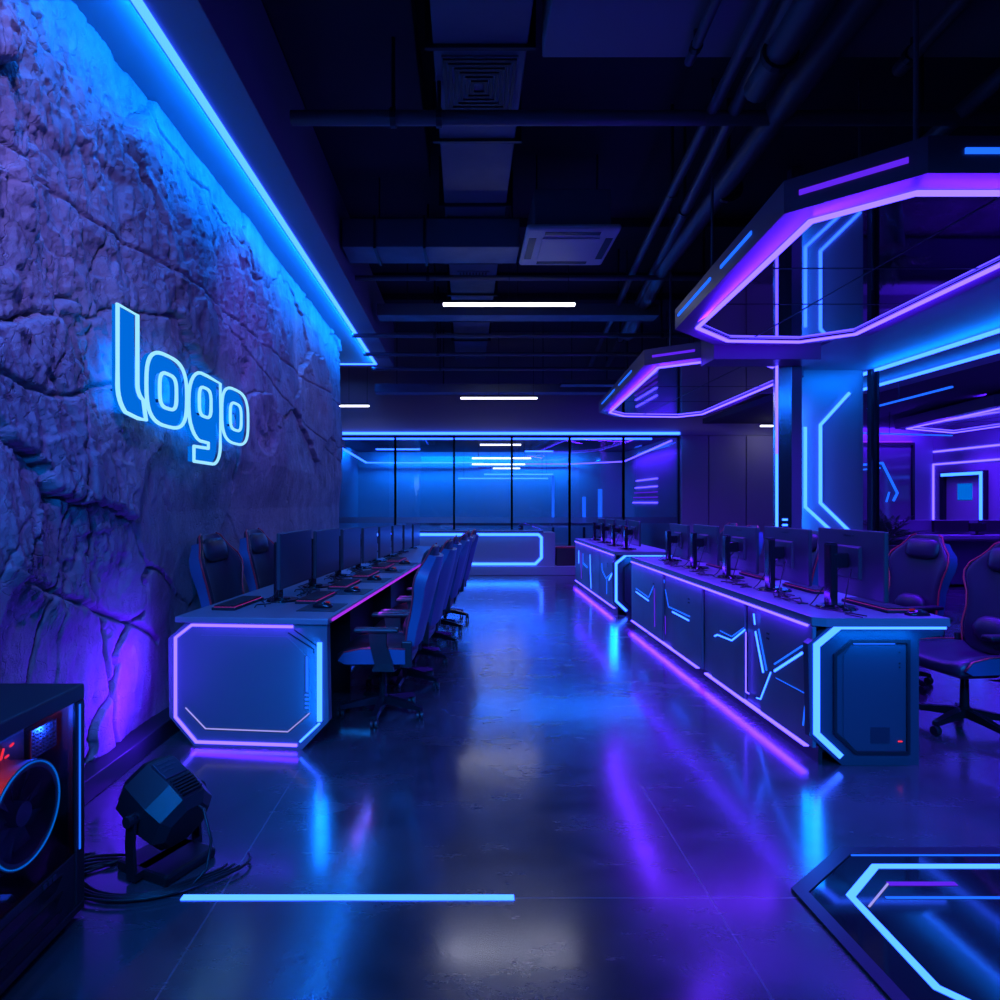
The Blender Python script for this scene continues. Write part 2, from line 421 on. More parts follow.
for i, (a, b) in enumerate(((4.37, 4.91), (4.93, 5.67), (5.69, 6.6))):
    struct(MB().box(a, b, YB-.03, YB+.2, 0, 2.755, .004).build('wall_panel' if i == 0 else 'wall_panel', 'panel'), 'tall grey panel right of the glass wall')
s = thing('led_strip', 'long blue light line along the top of the glass wall at the back', 'light strip', (.8, YB-.03, 2.80))
MB().box(-3.5, 3.53, -.03, 0.01, -.025, .025, .005).build('diffuser', 'blue', s)
lamp((-2.7, YB-.10, 2.76), (4.3, YB-.10, 2.76), .05, (0, -.6, -1), (.0, .185, 1), 42)
s = thing('led_strip', 'thin blue light line inside the glass wall, just below its top frame', 'light strip', (.8, YB+.10, 2.70))
MB().box(-3.5, 3.0, -.02, .02, -.015, .022).build('diffuser', 'blue', s)
# room behind the glass
struct(MB().box(-4, 10.4, 17.8, 18, 0, ZC).build('wall_far', 'paint'))
struct(MB().box(-3.2, -3.0, YB+.3, 17.8, 0, 2.8).build('wall_inner_left', 'paint'))
struct(MB().box(4.42, 4.55, YB+.3, 17.8, 0, 2.8).build('wall_inner_right', 'paint'))
struct(MB().box(-3.2, 4.55, YB+.3, 17.8, 2.8, 2.9).build('ceiling_inner', 'ceil'))
s = thing('led_strip', 'bent blue light line behind the left end of the glass', 'light strip', (-2.72, 13.4, 2.5))
MB().path([(0, 0, .12), (0, 4.1, 0), (3.2, 4.1, 0)], (0, 0, -1), .05, .03).build('diffuser', 'blue', s)
lamp((-2.9, 13.6, 2.6), (-2.9, 17.2, 2.6), .1, (-.5, .2, -1), (.0, .2, 1), 45)
lamp((-2.4, 17.3, 2.6), (3.2, 17.3, 2.6), .1, (0, .7, -1), (.0, .2, 1), 170)
s = thing('led_strip', 'purple line built behind the glass as a canopy reflection, slanting up to the right under the inner ceiling', 'light strip', (4.2, 13.4, 2.55))
MB().path([(0.1, 0, .16), (0, 3.6, -.05), (-1.3, 4.2, -.08), (-4.0, 4.2, -.08)], (0, 0, -1), .035, .03).build('diffuser', 'purple', s)  # glowing line stands in for the right canopies reflected in the glass
lamp((4.2, 13.6, 2.5), (4.2, 17.0, 2.5), .1, (.6, 0, -1), PURP, 26)  # added lamp that tints the inner room purple
for k, (px0, px1, py, d, m_) in enumerate(((472, 531, 459, 14.6, 'white'), (472, 525, 465, 15.6, 'white'), (480, 521, 445.5, 14.0, 'white'), (493, 520, 469, 16.6, 'white'),
        (484, 553, 475, 15.2, 'blue'), (458, 548, 479, 16.4, 'blue'), (376, 420, 450, 14.4, 'blue'), (525, 553, 452, 15.0, 'blue'))):
    a = on_y(px0, py, d); b = on_y(px1, py, d)  # glowing bars built to stand in for reflections in the glass
    lab = {0: 'white reflection bar added behind the glass, wide upper one at the centre', 1: 'white reflection bar added behind the glass, wide lower one at the centre', 2: 'short thin white reflection bar added high behind the glass',
           3: 'smallest white reflection bar added behind the glass, lowest at the centre', 4: 'upper of two long blue reflection bars added behind the glass at the centre', 5: 'lower of two long blue reflection bars added behind the glass at the centre',
           6: 'short blue reflection bar added behind the first two glass panes', 7: 'short blue reflection bar added behind the glass near the purple lines'}[k]
    t = thing('linear_light', lab, 'light', a, 0, 'reflection bars behind the glass')
    MB().box(0, b.x-a.x, -.03, .03, 0, .032, .006).build('diffuser', m_, t)
    for xx in (.15, b.x-a.x-.15): MB().cyl((xx, 0, .045), (xx, 0, 2.81-a.z), .004, n=6).build('suspension_wire', 'metal', t)
# purple louvre lines on the inner right wall
t = thing('light_sign', 'set of five purple light lines stacked behind the right end of the glass', 'light sign', (4.40, 14.75, 1.36))
for k, zz in enumerate((.02, .15, .27, .40, .58)):
    MB().box(-.02, 0.025, .0, 2.1-.08*k, zz, zz+.028).build('light_line', 'purple_dim' if k in (1, 2) else 'purple', t)
# upright blue light bars deep behind the glass
for k, px in enumerate((553, 584, 600)):
    p = on_y(px, 495, 16.8)
    t = thing('light_column', ['upright blue light bar behind the fourth glass pane', 'shorter upright blue light bar behind the fifth pane', 'thicker upright blue light bar behind the fifth pane'][k], 'light', (p.x, p.y, 0), 0, 'upright blue bars behind the glass')
    MB().box(-.03, .03, -.03, .03, 0, .75).build('post', 'metal', t)
    MB().box(-.03-.01*k, .03+.01*k, -.045, .03, .8, [2.1, 1.55, 1.75][k]).build('diffuser', 'blue_dim', t)
t = thing('console_table', 'dark console with small lit objects behind the glass', 'table', (1.2, 15.2, 0))
MB().box(-2.6, 2.9, -.25, .25, .86, .92, .005).build('tabletop', 'desk', t)
for xx in (-2.5, 0.1, 2.8): MB().box(xx-.04, xx+.04, -.2, .2, 0, .86).build('leg', 'black', t)

# ------------------------------------------------------------------ reception counter
t = thing('reception_counter', 'pale reception counter at the back with a blue glowing outline', 'counter', (0, 12.4, 0))
MB().box(-1.9, 1.73, 0, .5, .16, .82, .01).build('body', 'counter', t)
MB().box(-1.9, 2.14, -.1, .55, 0, .17, .01).build('plinth', 'counter', t)
MB().box(-1.95, 1.5, -.02, .52, .82, .85, .004).build('countertop', 'desk', t)
MB().path([(-1.9, -.001, .78), (1.40, -.001, .78), (1.46, -.001, .72), (1.46, -.001, .33), (1.34, -.001, .21), (-1.9, -.001, .21)], (0, -1, 0), .05, .015).build('light_strip', 'blue', t)
lamp((-1.7, 12.36, .80), (1.3, 12.36, .80), .03, (0, -.45, -1), (.0, .185, 1), 4)
lamp((-1.7, 12.30, .16), (1.4, 12.30, .16), .06, (0, -1, -.6), (.0, .185, 1), 5)
t = thing('storage_box', 'dark brown box on the plinth at the right end of the reception counter', 'box', (1.93, 12.56, .17))
MB().box(-.17, .19, -.12, .2, 0, .34, .008).build('body', 'brown', t)
MB().box(-.18, .20, -.13, .21, .34, .37, .006).build('lid', 'piping', t)

# ------------------------------------------------------------------ pillar, portal wall and right room
t = thing('mirrored_pillar', 'purple-lit pillar with a mirror strip and a thin blue light edge, right of centre', 'pillar', (3.165, 6.52, 0))
MB().box(.160, .27, .02, .11, 0, ZC-.02, .004).build('shaft', 'canopy', t)
MB().box(0.016, .160, .012, .11, 0, 2.80, .003).build('mirror_strip', 'chrome', t)
MB().box(0.006, .016, .0, .04, 0, 1.9).build('light_strip', 'blue', t)
MB().box(0.006, .016, .0, .04, 1.9, 2.80).build('light_strip', 'purple', t)
MB().box(-.75, .30, -.28, .06, 2.80, 3.15, .004).build('header', 'canopy', t)
d_ = MB()
for k in range(9): d_.box(.065, .115, .004, .0118, .78+k*.055, .80+k*.055)
d_.build('light_dash', 'blue', t)

PX0, PX1, YP = 3.72, 4.78, 7.7
struct(MB().box(3.86, PX1, YP, YP+.25, 0, 3.0, .004).build('wall_portal', 'paint'), 'blue-lit wall piece with two bent blue light lines')
t = thing('light_line', 'outer bent blue light line on the wall piece behind the right desk', 'light strip', on_y(805, 470, YP), 0, 'bent blue light lines')
o0 = on_y(805, 470, YP)
def rel(pts, o): return [tuple(Vector(p)-o) for p in pts]
MB().path(rel([on_y(805, 427, YP-.001), on_y(805, 507, YP-.001), on_y(846, 545, YP-.001)], o0), (0, -1, 0), .032, .02).build('diffuser', 'blue', t)
t = thing('light_line', 'inner bent blue light line, the one reaching higher on the wall piece', 'light strip', o0, 0, 'bent blue light lines')
MB().path(rel([on_y(849, 393, YP-.001), on_y(820, 425, YP-.001), on_y(820, 503, YP-.001), on_y(860, 542, YP-.001)], o0), (0, -1, 0), .032, .02).build('diffuser', 'blue', t)
lamp((4.0, YP-.14, .9), (4.0, YP-.14, 2.6), .05, (.5, 1, 0), (.0, .185, 1), 6)
lamp((4.05, YP-.25, 2.9), (4.75, YP-.25, 2.9), .05, (0, .6, -1), (.0, .185, 1), 4)
# right bulkhead, lit blue from its strips
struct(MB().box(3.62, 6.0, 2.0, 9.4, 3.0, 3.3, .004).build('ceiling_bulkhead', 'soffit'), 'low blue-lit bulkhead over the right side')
s = thing('led_strip', 'upper blue light line under the right bulkhead, left of its twin', 'light strip', (4.90, 5.2, 3.0))
MB().box(-.02, .02, -3.0, 3.0, -.03, .004).build('diffuser', 'blue', s)
s = thing('led_strip', 'lower blue light line under the right bulkhead, right of its twin', 'light strip', (5.56, 5.2, 3.0))
MB().box(-.02, .02, -3.0, 3.9, -.03, .004).build('diffuser', 'blue', s)
lamp((4.82, 2.4, 2.92), (4.82, 7.6, 2.92), .05, (-.75, 0, .66), (.0, .185, 1), 24)
lamp((5.46, 2.4, 2.92), (5.46, 9.0, 2.92), .05, (-.5, 0, .8), (.0, .185, 1), 10)
# glass partition post
t = thing('glass_partition', 'tall clear glass partition with dark posts on the right', 'partition', (4.86, YP-.05, 0))
MB().box(-.04, -.005, -.04, .04, 0, 2.99).build('post', 'black', t)
MB().box(.03, .055, -.04, .04, 0, 2.99).build('post', 'metal', t)
MB().box(.0, .012, -2.6, -.045, 0.02, 2.95).build('pane', 'clearglass', t)
MB().cyl((-.06, -.09, .9), (-.06, -.09, 1.9), .014, n=10).build('handle', 'metal', t)

XR = 10.0; YR = 13.7
struct(MB().box(XR, XR+.2, -.6, 18, 0, ZC).build('wall_right', 'paint'))
struct(MB().box(6.6, XR, YR, YR+.2, 0, ZC).build('wall_right_back', 'paint'))
struct(MB().box(6.0, XR, 2.0, YR, 3.0, 3.1).build('ceiling_right', 'ceil'))
struct(MB().box(4.8, 6.0, 9.4, YR, 3.0, 3.1).build('ceiling_right', 'ceil'))
# framed glass board with glowing lines built as the reflection of room neon
a = on_y(835, 446, YR-.03); b = on_y(912, 520, YR-.03)
t = thing('framed_glass', 'large black framed glass panel with glowing lines built as bent blue reflections, behind the plant', 'panel', (a.x, YR, 0))
wd_ = b.x-a.x
MB().box(0, wd_, -.03, 0, .75, 2.62).build('board', 'boardglass', t)
fr = MB(); fr.box(-.03, wd_+.03, -.08, 0, 2.62, 2.68); fr.box(-.03, wd_+.03, -.08, 0, .7, .75); fr.box(-.03, 0.02, -.08, 0, .75, 2.62); fr.box(wd_-.02, wd_+.03, -.08, 0, .75, 2.62)
fr.build('frame', 'black', t)
o0 = Vector((a.x, YR, 0)); yy = YR-.055
MB().path(rel([on_y(838, 467, yy), on_y(882, 463, yy), on_y(897, 493, yy), on_y(893, 501, yy)], o0), (0, -1, 0), .045, .02).build('light_strip', 'blue_dim', t)
MB().path(rel([on_y(838, 472, yy), on_y(880, 468, yy)], o0), (0, -1, 0), .03, .02).build('light_strip', 'blue_dim', t)
MB().path(rel([on_y(870, 487, yy), on_y(876, 498, yy), on_y(872, 503, yy)], o0), (0, -1, 0), .03, .02).build('light_strip', 'blue_dim', t)
MB().path(rel([on_y(889, 492, yy), on_y(886, 502, yy)], o0), (0, -1, 0), .03, .02).build('light_strip', 'blue_dim', t)
MB().path(rel([on_y(848, 489, yy), on_y(858, 488, yy)], o0), (0, -1, 0), .05, .02).build('light_strip', 'blue_dim', t)
s = thing('led_strip', 'thin pink light line above the framed glass panel', 'light strip', (a.x, YR-.1, 2.70))
MB().box(-.2, wd_, .06, .105, -.02, .0).build('diffuser', 'pink', s)
# purple lines on the right wall
for k, (z_, lab) in enumerate(((2.48, 'upper purple light line on the far right wall'), (2.21, 'lower purple light line on the far right wall, turning down at its far end'))):
    s = thing('led_strip', lab, 'light strip', (XR-.001, 12, z_), 0, 'purple lines on the right wall')
    pts = [(0, -4, 0), (0, 1.68, 0)]+([(0, 1.68, -1.6)] if k else [])
    MB().path(pts, (-1, 0, 0), .035, .02).build('diffuser', 'purple', s)
lamp((XR-.25, 7, 2.9), (XR-.25, 13.4, 2.9), .08, (1, .15, -.5), PURP, 420)
lamp((6.7, YR-.35, 2.9), (9.6, YR-.35, 2.9), .08, (0, 1, -.5), PURP, 45)
# door with blue frame on the right wall
y0, y1 = 12.35, 13.28
dr = MB().box(XR-.03, XR+.0, y0, y1, 0, 1.92).build('door_1', 'panel'); struct(dr)
f = MB(); f.box(XR-.10, XR-.001, y0-.10, y0, 0, 2.02); f.box(XR-.10, XR-.001, y1, y1+.10, 0, 2.02); f.box(XR-.10, XR-.001, y0, y1, 1.92, 2.02)
f.build('door_frame', 'metal', dr)
MB().path([(XR-.10, y0-.05, .6), (XR-.10, y0-.05, 1.97), (XR-.10, y1+.05, 1.97)], (-1, 0, 0), .06, .015).build('light_strip', 'blue', dr)
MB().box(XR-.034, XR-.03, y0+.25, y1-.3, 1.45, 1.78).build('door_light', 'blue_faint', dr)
# ceiling light lines in the right room
for k, (p0, p1, z_, lab) in enumerate((((868, 408), (952, 386), 2.75, 'blue light line under the right room ceiling, running toward the viewer'),
                                     ((842, 432), (952, 435), 2.62, 'faint blue light line low under the right room ceiling, running across'))):
    q0 = on_z(*p0, z_); q1 = on_z(*p1, z_)
    s = thing('led_strip', lab, 'light strip', q0)
    MB().path([(0, 0, 0), tuple(q1-q0)], (0, 0, -1), .03, .02).build('diffuser', 'blue_dim', s)
    for f_ in (.1, .42):
        c = (q1-q0)*f_; MB().cyl((c.x, c.y, -.005), (c.x, c.y, 3.01-z_), .005, n=6).build('hanger', 'metal', s)
# workstation counter in the right room
t = thing('workstation_counter', 'long dark partition counter across the right room', 'counter', (8.2, 11.0, 0))
MB().box(-1.7, 1.75, 0, .08, 0, 1.10, .004).build('screen_panel', 'cabmetal', t)
MB().box(-2.2, 1.75, -.55, -.01, .80, .86, .004).build('tabletop', 'desk', t)
MB().box(-2.2, -2.14, -.5, -.01, 0, .80).build('side_panel', 'cabmetal', t)
MB().box(-.2, .4, -.06, -.005, .9, 1.09).build('shelf_box', 'black', t)
MB().box(.6, 1.5, -.06, -.005, .9, 1.09).build('shelf_box', 'black', t)
MB().box(-2.1, 1.7, -.40, -.35, .05, .80).build('front_panel', 'endblue', t)
MB().box(-2.1, 1.7, -.42, -.40, .76, .79).build('trim_strip', 'counter', t)
t = thing('monitor', 'black monitor standing on the partition counter in the right room', 'monitor', (8.55, 10.7, .86))
MB().box(-.14, .14, -.02, .02, .06, .20, .004).build('panel', 'gloss', t); MB().box(-.08, .08, -.05, .05, 0, .012).build('base', 'gloss', t); MB().box(-.02, .02, 0, .02, .01, .1).build('stand', 'gloss', t)
# plant
t = thing('potted_plant', 'dark leafy plant in a tall grey pot beside the partition counter', 'plant', (6.05, 9.2, 0))
MB().cyl((0, 0, 0), (0, 0, .78), .17, .22, 20).build('pot', 'pot', t, True, angle=40)
MB().cyl((0, 0, .78), (0, 0, .785), .20, n=20).build('soil', 'brown', t)
lf = MB(); st = MB()
rnd = random.Random(3)
for k in range(22):
    az = k*2.4; el = rnd.uniform(.35, 1.3); L = rnd.uniform(.38, .62)
    base = Vector((0, 0, .78+rnd.uniform(0, .12)))
    pts = [base+Vector((math.cos(az)*L*u*math.cos(el), math.sin(az)*L*u*math.cos(el), L*u*math.sin(el)-.16*u*u)) for u in (0, .3, .6, 1)]
    st.tube(pts[:3], .006, 5)
    side = Vector((-math.sin(az), math.cos(az), 0))
    for m_ in range(7):
        u = .3+m_*.11
        c = base+Vector((math.cos(az)*L*u*math.cos(el), math.sin(az)*L*u*math.cos(el), L*u*math.sin(el)-.16*u*u))
        for sg in (-1, 1):
            tip = c+side*sg*(.11-.008*m_)+(pts[3]-pts[0]).normalized()*.07
            mid = (c+tip)/2; fw = (pts[3]-pts[0]).normalized()*.02
            lf.prism([c, mid-fw+Vector((0, 0, .008)), tip, mid+fw+Vector((0, 0, .008))], (0, 0, 1), .002)
lf.build('foliage', 'leaf', t); st.build('stem', 'leaf', t)

# ------------------------------------------------------------------ light canopies
def canopy(loop, z, label, hang, fas, lampw, group='octagonal light canopies', zc=ZC, dn=1.5, dsp=118):
    c = Vector((sum(p[0] for p in loop)/len(loop), sum(p[1] for p in loop)/len(loop), z))
    t = thing('light_canopy', label, 'canopy light', c, 0, group)
    pts = [Vector((p[0]-c.x, p[1]-c.y, 0)) for p in loop]; k = len(pts)
    def offset(m):
        out = []
        for i in range(k):
            d1 = (pts[i]-pts[i-1]).normalized(); d2 = (pts[(i+1) % k]-pts[i]).normalized()
            n1 = Vector((d1.y, -d1.x, 0)); n2 = Vector((d2.y, -d2.x, 0))
            if n1.dot(pts[i]) < 0: n1 = -n1
            if n2.dot(pts[i]) < 0: n2 = -n2
            mm = (n1+n2).normalized(); out.append(pts[i]+mm*(m/max(.4, mm.dot(n1))))
        return out
    O = offset(.17); Oi = offset(.13); I = offset(-.03)
    bm = MB()   # body: fascia band + underside rim + lid
    rows = [[p+Vector((0, 0, 0)) for p in I], [p+Vector((0, 0, 0)) for p in O], [p+Vector((0, 0, .17)) for p in O], [p+Vector((0, 0, .17)) for p in I], [p+Vector((0, 0, .04)) for p in I]]
    rv = [[bm.bm.verts.new(p) for p in r_] for r_ in rows]
    for a_, b_ in zip(rv, rv[1:]):
        for i in range(k): bm.bm.faces.new((a_[i], a_[(i+1) % k], b_[(i+1) % k], b_[i]))
    bm.bm.faces.new(rv[3][::-1])
    bm.build('body', 'canopy', t)
    MB().prism([p+Vector((0, 0, .012)) for p in I], (0, 0, 1), .02).build('mirror_panel', 'mirror', t)
    MB().path([p for p in pts], (0, 0, -1), .028, .018, closed=True).build('light_loop', 'purple', t)
    sm = MB()
    ys_ = [p.y for p in pts]; xs_ = [p.x for p in pts]
    cx0, cx1, cy0, cy1 = min(xs_)+.15, max(xs_)-.15, min(ys_)+.3, max(ys_)-.3
    sm.bar(((cx0+cx1)/2, cy0-.2, .012), ((cx0+cx1)/2, cy1+.2, .012), (0, 0, -1), .012, .003)
    for f_ in (.33, .66): sm.bar((cx0, cy0+(cy1-cy0)*f_, .012), (cx1, cy0+(cy1-cy0)*f_, .012), (0, 0, -1), .010, .003)
    sm.build('panel_joint', 'metal', t)
    for (i, u0, u1, mt, zz, ww) in fas:
        a_ = O[i]; b_ = O[(i+1) % k]
        n_ = Vector(((b_-a_).y, -(b_-a_).x, 0)).normalized()
        if n_.dot((a_+b_)/2) < 0: n_ = -n_
        MB().bar(a_.lerp(b_, u0)+Vector((0, 0, zz)), a_.lerp(b_, u1)+Vector((0, 0, zz)), n_, ww, .008).build('fascia_light', mt, t)
    for (x, y) in hang:
        MB().cyl((x-c.x, y-c.y, .17), (x-c.x, y-c.y, zc-z), .012, n=8).build('hanging_rod', 'pipe', t)
    # the light the loop gives, downward
    for i in range(k):
        a_ = pts[i]+c; b_ = pts[(i+1) % k]+c
        L = (b_-a_).length
        ctr = ((a_+b_)/2-c); n_ = Vector((ctr.x, ctr.y, 0)).normalized()
        dz = Vector((0, 0, -.05))
        lamp(a_.lerp(b_, .03)+dz, a_.lerp(b_, .97)+dz, .03, (n_.x*.5, n_.y*.5, 1), PURP, lampw*L*1.5, spread=170)
        lamp(a_+Vector((0, 0, -.03)), b_+Vector((0, 0, -.03)), .03, (0, 0, -1), PURP, lampw*L*3, spread=95)
        lamp(a_+dz, b_+dz, .14, (0, 0, -1), (.14, .015, 1), lampw*L*dn, spread=dsp)
    return t
loop1 = [(1.82, 3.38), (2.16, 3.07), (2.95, 3.07), (3.30, 3.40), (3.44, 5.65), (3.09, 5.93), (2.41, 5.89), (1.97, 5.45)]
canopy(loop1, 2.9, 'large octagonal canopy with a purple glowing loop above the near right desk', [(2.25, 3.2), (2.0, 5.2), (3.2, 5.2)],
       [(0, .12, .88, 'purple_dim', .085, .026), (1, .18, .95, 'blue_dim', .10, .026), (7, .05, .45, 'blue_dim', .09, .022), (7, .55, .8, 'blue_dim', .09, .022)], 4.2)
loop2 = [(2.12, 7.06), (2.48, 6.79), (3.14, 6.83), (3.49, 7.14), (3.85, 7.66), (3.99, 10.8), (3.70, 11.15), (2.73, 11.05), (2.38, 10.6)]
canopy(loop2, 2.9, 'octagonal canopy with a purple glowing loop above the far right desk', [(2.3, 7.2), (2.6, 10.4), (3.7, 10.4)],
       [(0, .15, .9, 'purple_dim', .085, .026), (8, .1, .45, 'blue_dim', .09, .022), (8, .55, .8, 'blue_dim', .09, .022)], 4.2, dn=2.3, dsp=146)
loop3 = [(8.2, 11.9), (9.6, 12.6), (9.6, 8.8), (9.2, 8.2), (8.2, 8.2), (7.75, 9.2)]
canopy(loop3, 2.78, 'purple glowing canopy in the right room near the far wall', [(8.6, 11.5), (8.6, 9.2)], [], 5, zc=3.0)

# ------------------------------------------------------------------ ceiling services
def duct(name, label, parts, loc=(0, 0, 0)):
    t = thing(name, label, 'duct', loc); return t
t = thing('air_duct', 'wide square metal air duct running down the middle of the ceiling', 'duct', (.09, 8, 4.3))
MB().box(-.30, .30, -6.5, 4.95, 0, .42, .01).build('duct_body', 'duct', t)
for yv in (-3.95, -2.9, -1.8, -.3, .9, 2.2, 3.4):
    fl = MB(); fl.box(-.35, .35, yv-.015, yv+.015, -.025, .45); fl.build('flange', 'metal', t)
def grille(x0, x1, y0_, y1_, parent, nring):
    g = MB(); g.box(x0, x1, y0_, y1_, -.012, 0, .003); o = g.build('diffuser_plate', 'duct', parent)
    g = MB()
    for k in range(nring):
        f_ = .04+k*(.5-.06)/nring; wx = (x1-x0); wy = (y1_-y0_)
        a0, a1, b0, b1 = x0+wx*f_, x1-wx*f_, y0_+wy*f_, y1_-wy*f_
        g.path([(a0, b0, -.012), (a1, b0, -.012), (a1, b1, -.012), (a0, b1, -.012)], (0, 0, -1), .022, .012, closed=True)
    g.build('louvre', 'black', o)
grille(-.25, .25, -3.92+.06, -3.27, t, 6)
g = MB(); g.box(-.20, .20, .0, .26, -.012, 0); o = g.build('diffuser_plate', 'duct', t)
g = MB()
for k in range(9): g.box(-.17+k*.04, -.15+k*.04, .03, .23, -.02, -.012)
g.build('louvre', 'black', o)
t = thing('air_duct', 'square metal air duct crossing below the middle duct', 'duct', (-.3, 6.45, 3.98))
MB().box(-.95, .84, 0, .45, 0, .29, .008).build('duct_body', 'duct', t)
for xv in (-.62, -.12):
    MB().box(xv-.012, xv+.012, -.02, .47, -.02, .31).build('flange', 'metal', t)
for xv in (-.6, .78): MB().cyl((xv, .2, .29), (xv, .2, .87), .008, n=6).build('hanging_rod', 'metal', t)
for k, (yv, zv, x0, x1) in enumerate(((8.6, 3.92, -1.2, 2.6), (11.9, 3.45, -1.7, 4.6))):
    t = thing('air_duct', ['thin flat duct crossing the ceiling behind the white light bar', 'long flat duct crossing in front of the back wall'][k], 'duct', (0, yv, zv))
    MB().box(x0, x1, 0, .3, 0, .16, .006).build('duct_body', 'duct', t)
    for xv in (x0+.4, (x0+x1)/2, x1-.4): MB().cyl((xv, .15, .16), (xv, .15, ZC-zv), .008, n=6).build('hanging_rod', 'metal', t)
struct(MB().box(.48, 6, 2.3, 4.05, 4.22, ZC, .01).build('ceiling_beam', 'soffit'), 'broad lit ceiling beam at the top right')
struct(MB().box(-1.3, -.35, 2.3, 6.3, 4.6, ZC, .01).build('ceiling_beam', 'ceil'), 'dark ceiling panel left of the middle duct')
for k, yv in enumerate((7.75, 9.6, 10.55)):
    struct(MB().box(-4, 6, yv, yv+.3, 4.74, ZC, .01).build('ceiling_beam', 'ceil'), 'dark crosswise ceiling beam')
# air-conditioning cassette
t = thing('air_conditioner', 'square ceiling air conditioner cassette beside the middle duct', 'air conditioner', (1.0, 6.35, 3.92))
MB().box(-.44, .44, -.46, .46, 0, .06, .03).build('panel', 'ac', t)
MB().box(-.27, .27, -.27, .27, -.012, .0, .004).build('intake_grille', 'ac', t)
for k in range(4):
    MB().box(-.26, .26, -.40, -.33, -.004, .01, .002, Matrix.Rotation(k*PI/2, 4, 'Z')).build('air_slot', 'black', t)
MB().box(-.36, .36, -.36, .36, .06, .42, .01).build('housing', 'duct', t)
for sx in (-.3, .3): MB().cyl((sx, 0, .42), (sx, 0, ZC-3.92), .01, n=6).build('hanging_rod', 'metal', t)
# pipes
def pipe(label, pts, r, hang=(), smooth=True):
    t = thing('ceiling_pipe', label, 'pipe', pts[0], 0, 'ceiling pipes')
    o = Vector(pts[0])
    pp = [tuple(Vector(p)-o) for p in pts]
    MB().tube(pp, r, 12).build('pipe_run', 'pipe', t, True, angle=50)
    for f_ in hang:
        a_ = Vector(pts[0]).lerp(Vector(pts[-1]), f_)-o
        b_ = MB(); b_.cyl((a_.x, a_.y, a_.z+r), (a_.x, a_.y, ZC-o.z), .014, n=8); b_.build('hanger', 'metal', t)
        d__ = (Vector(pts[-1])-Vector(pts[0])).normalized()*.02
        MB().cyl(a_-d__, a_+d__, r*1.25, n=14).build('clamp', 'metal', t)
    return t
ZP = 4.08
pipe('straight pipe crossing the ceiling from the soffit to the right, nearest the camera', [(-1.2, 4.40, 4.05), (5.8, 4.40, 4.05)], .05, (.10, .145, .8))
q = lambda px, py, z=ZP: tuple(on_z(px, py, z))
pipe('thick pipe running back beside the near canopy, largest of the slanting pipes', [q(1030, -250), q(861, 0), q(665, 264), q(628, 335)], .095, (.4,))
pipe('capped pipe with a bright edge ending above the canopy', [q(935, -200, 4.0), q(812, 0, 4.0), q(757, 90, 4.0)], .085, (.8,))
pipe('medium pipe running back along the ceiling left of the thick pipe', [q(900, -220), q(790, 0), q(701, 178), q(600, 380)], .05, (.3, .7))
pipe('thin pipe running back, leftmost of the slanting pipes', [q(870, -220), q(767, 0), q(645, 246), q(588, 370)], .04, (.3, .6))
pipe('short thin pipe below the beam at the top', [q(790, -160, 4.12), q(716, 0, 4.12), q(689, 62, 4.12)], .03, (.9,))
pipe('short pipe under the beam in the top right corner', [q(1100, -160, 4.12), q(962, 0, 4.12), q(899, 70, 4.12)], .045, (.9,))
pipe('bent pipe running back at the far right of the ceiling', [q(1010, 70), q(930, 140), q(860, 200)], .06, (.5,))
for k, (yv, zv, lab) in enumerate(((7.4, 4.0, 'thin pipe crossing the ceiling just behind the air conditioner'), (9.0, 3.75, 'thin pipe crossing the ceiling behind the near white light bar'),
        (10.0, 3.72, 'thin pipe crossing the ceiling midway to the back wall'), (10.9, 3.68, 'thin pipe crossing the ceiling before the far white light bar'), (12.5, 3.62, 'thin pipe crossing the ceiling closest to the back wall'))):
    pipe(lab, [(-1.6, yv, zv), (4.2, yv, zv)], .03, (.2, .75))
t = thing('cable_tray', 'grey metal cable tray crossing the ceiling near the back', 'cable tray', (2.6, 11.5, 3.5))
b_ = MB(); b_.box(-.9, 1.2, -.15, .15, 0, .015); b_.box(-.9, 1.2, -.15, -.135, 0, .08); b_.box(-.9, 1.2, .135, .15, 0, .08); b_.build('tray', 'duct', t)
for xv in (-.7, 1.0): MB().cyl((xv, 0, .015), (xv, 0, ZC-3.5), .008, n=6).build('hanging_rod', 'metal', t)
# white linear lights
def linear(x0, x1, y, z, label, p=30):
    t = thing('linear_light', label, 'light', ((x0+x1)/2, y, z), 0, 'white ceiling light bars')
    hw = (x1-x0)/2
    MB().box(-hw, hw, -.028, .028, 0, .03, .008).build('diffuser', 'white', t)
    MB().box(-hw, hw, -.03, .03, .03, .06, .004).build('housing', 'metal', t)
    for s_ in (0, .9): MB().cyl((s_*hw, 0, .055), (s_*hw, 0, ZC+.01-z), .005, n=6).build('suspension_wire', 'metal', t)
    lamp((x0, y, z-.01), (x1, y, z-.01), .05, (0, 0, -1), (.75, .78, 1), p)
linear(-.255, 1.21, 7.1, 3.585, 'white ceiling light bar near the middle of the room, the brightest', 6)
linear(-.10, 1.28, 11.5, 3.26, 'white ceiling light bar farther back on the centre line', 4)
linear(-2.55, -1.80, 11.9, 3.18, 'white ceiling light bar past the end of the rock wall', 2)
linear(5.75, 6.2, 12.5, 2.88, 'small white light bar right of the far canopy', 1)

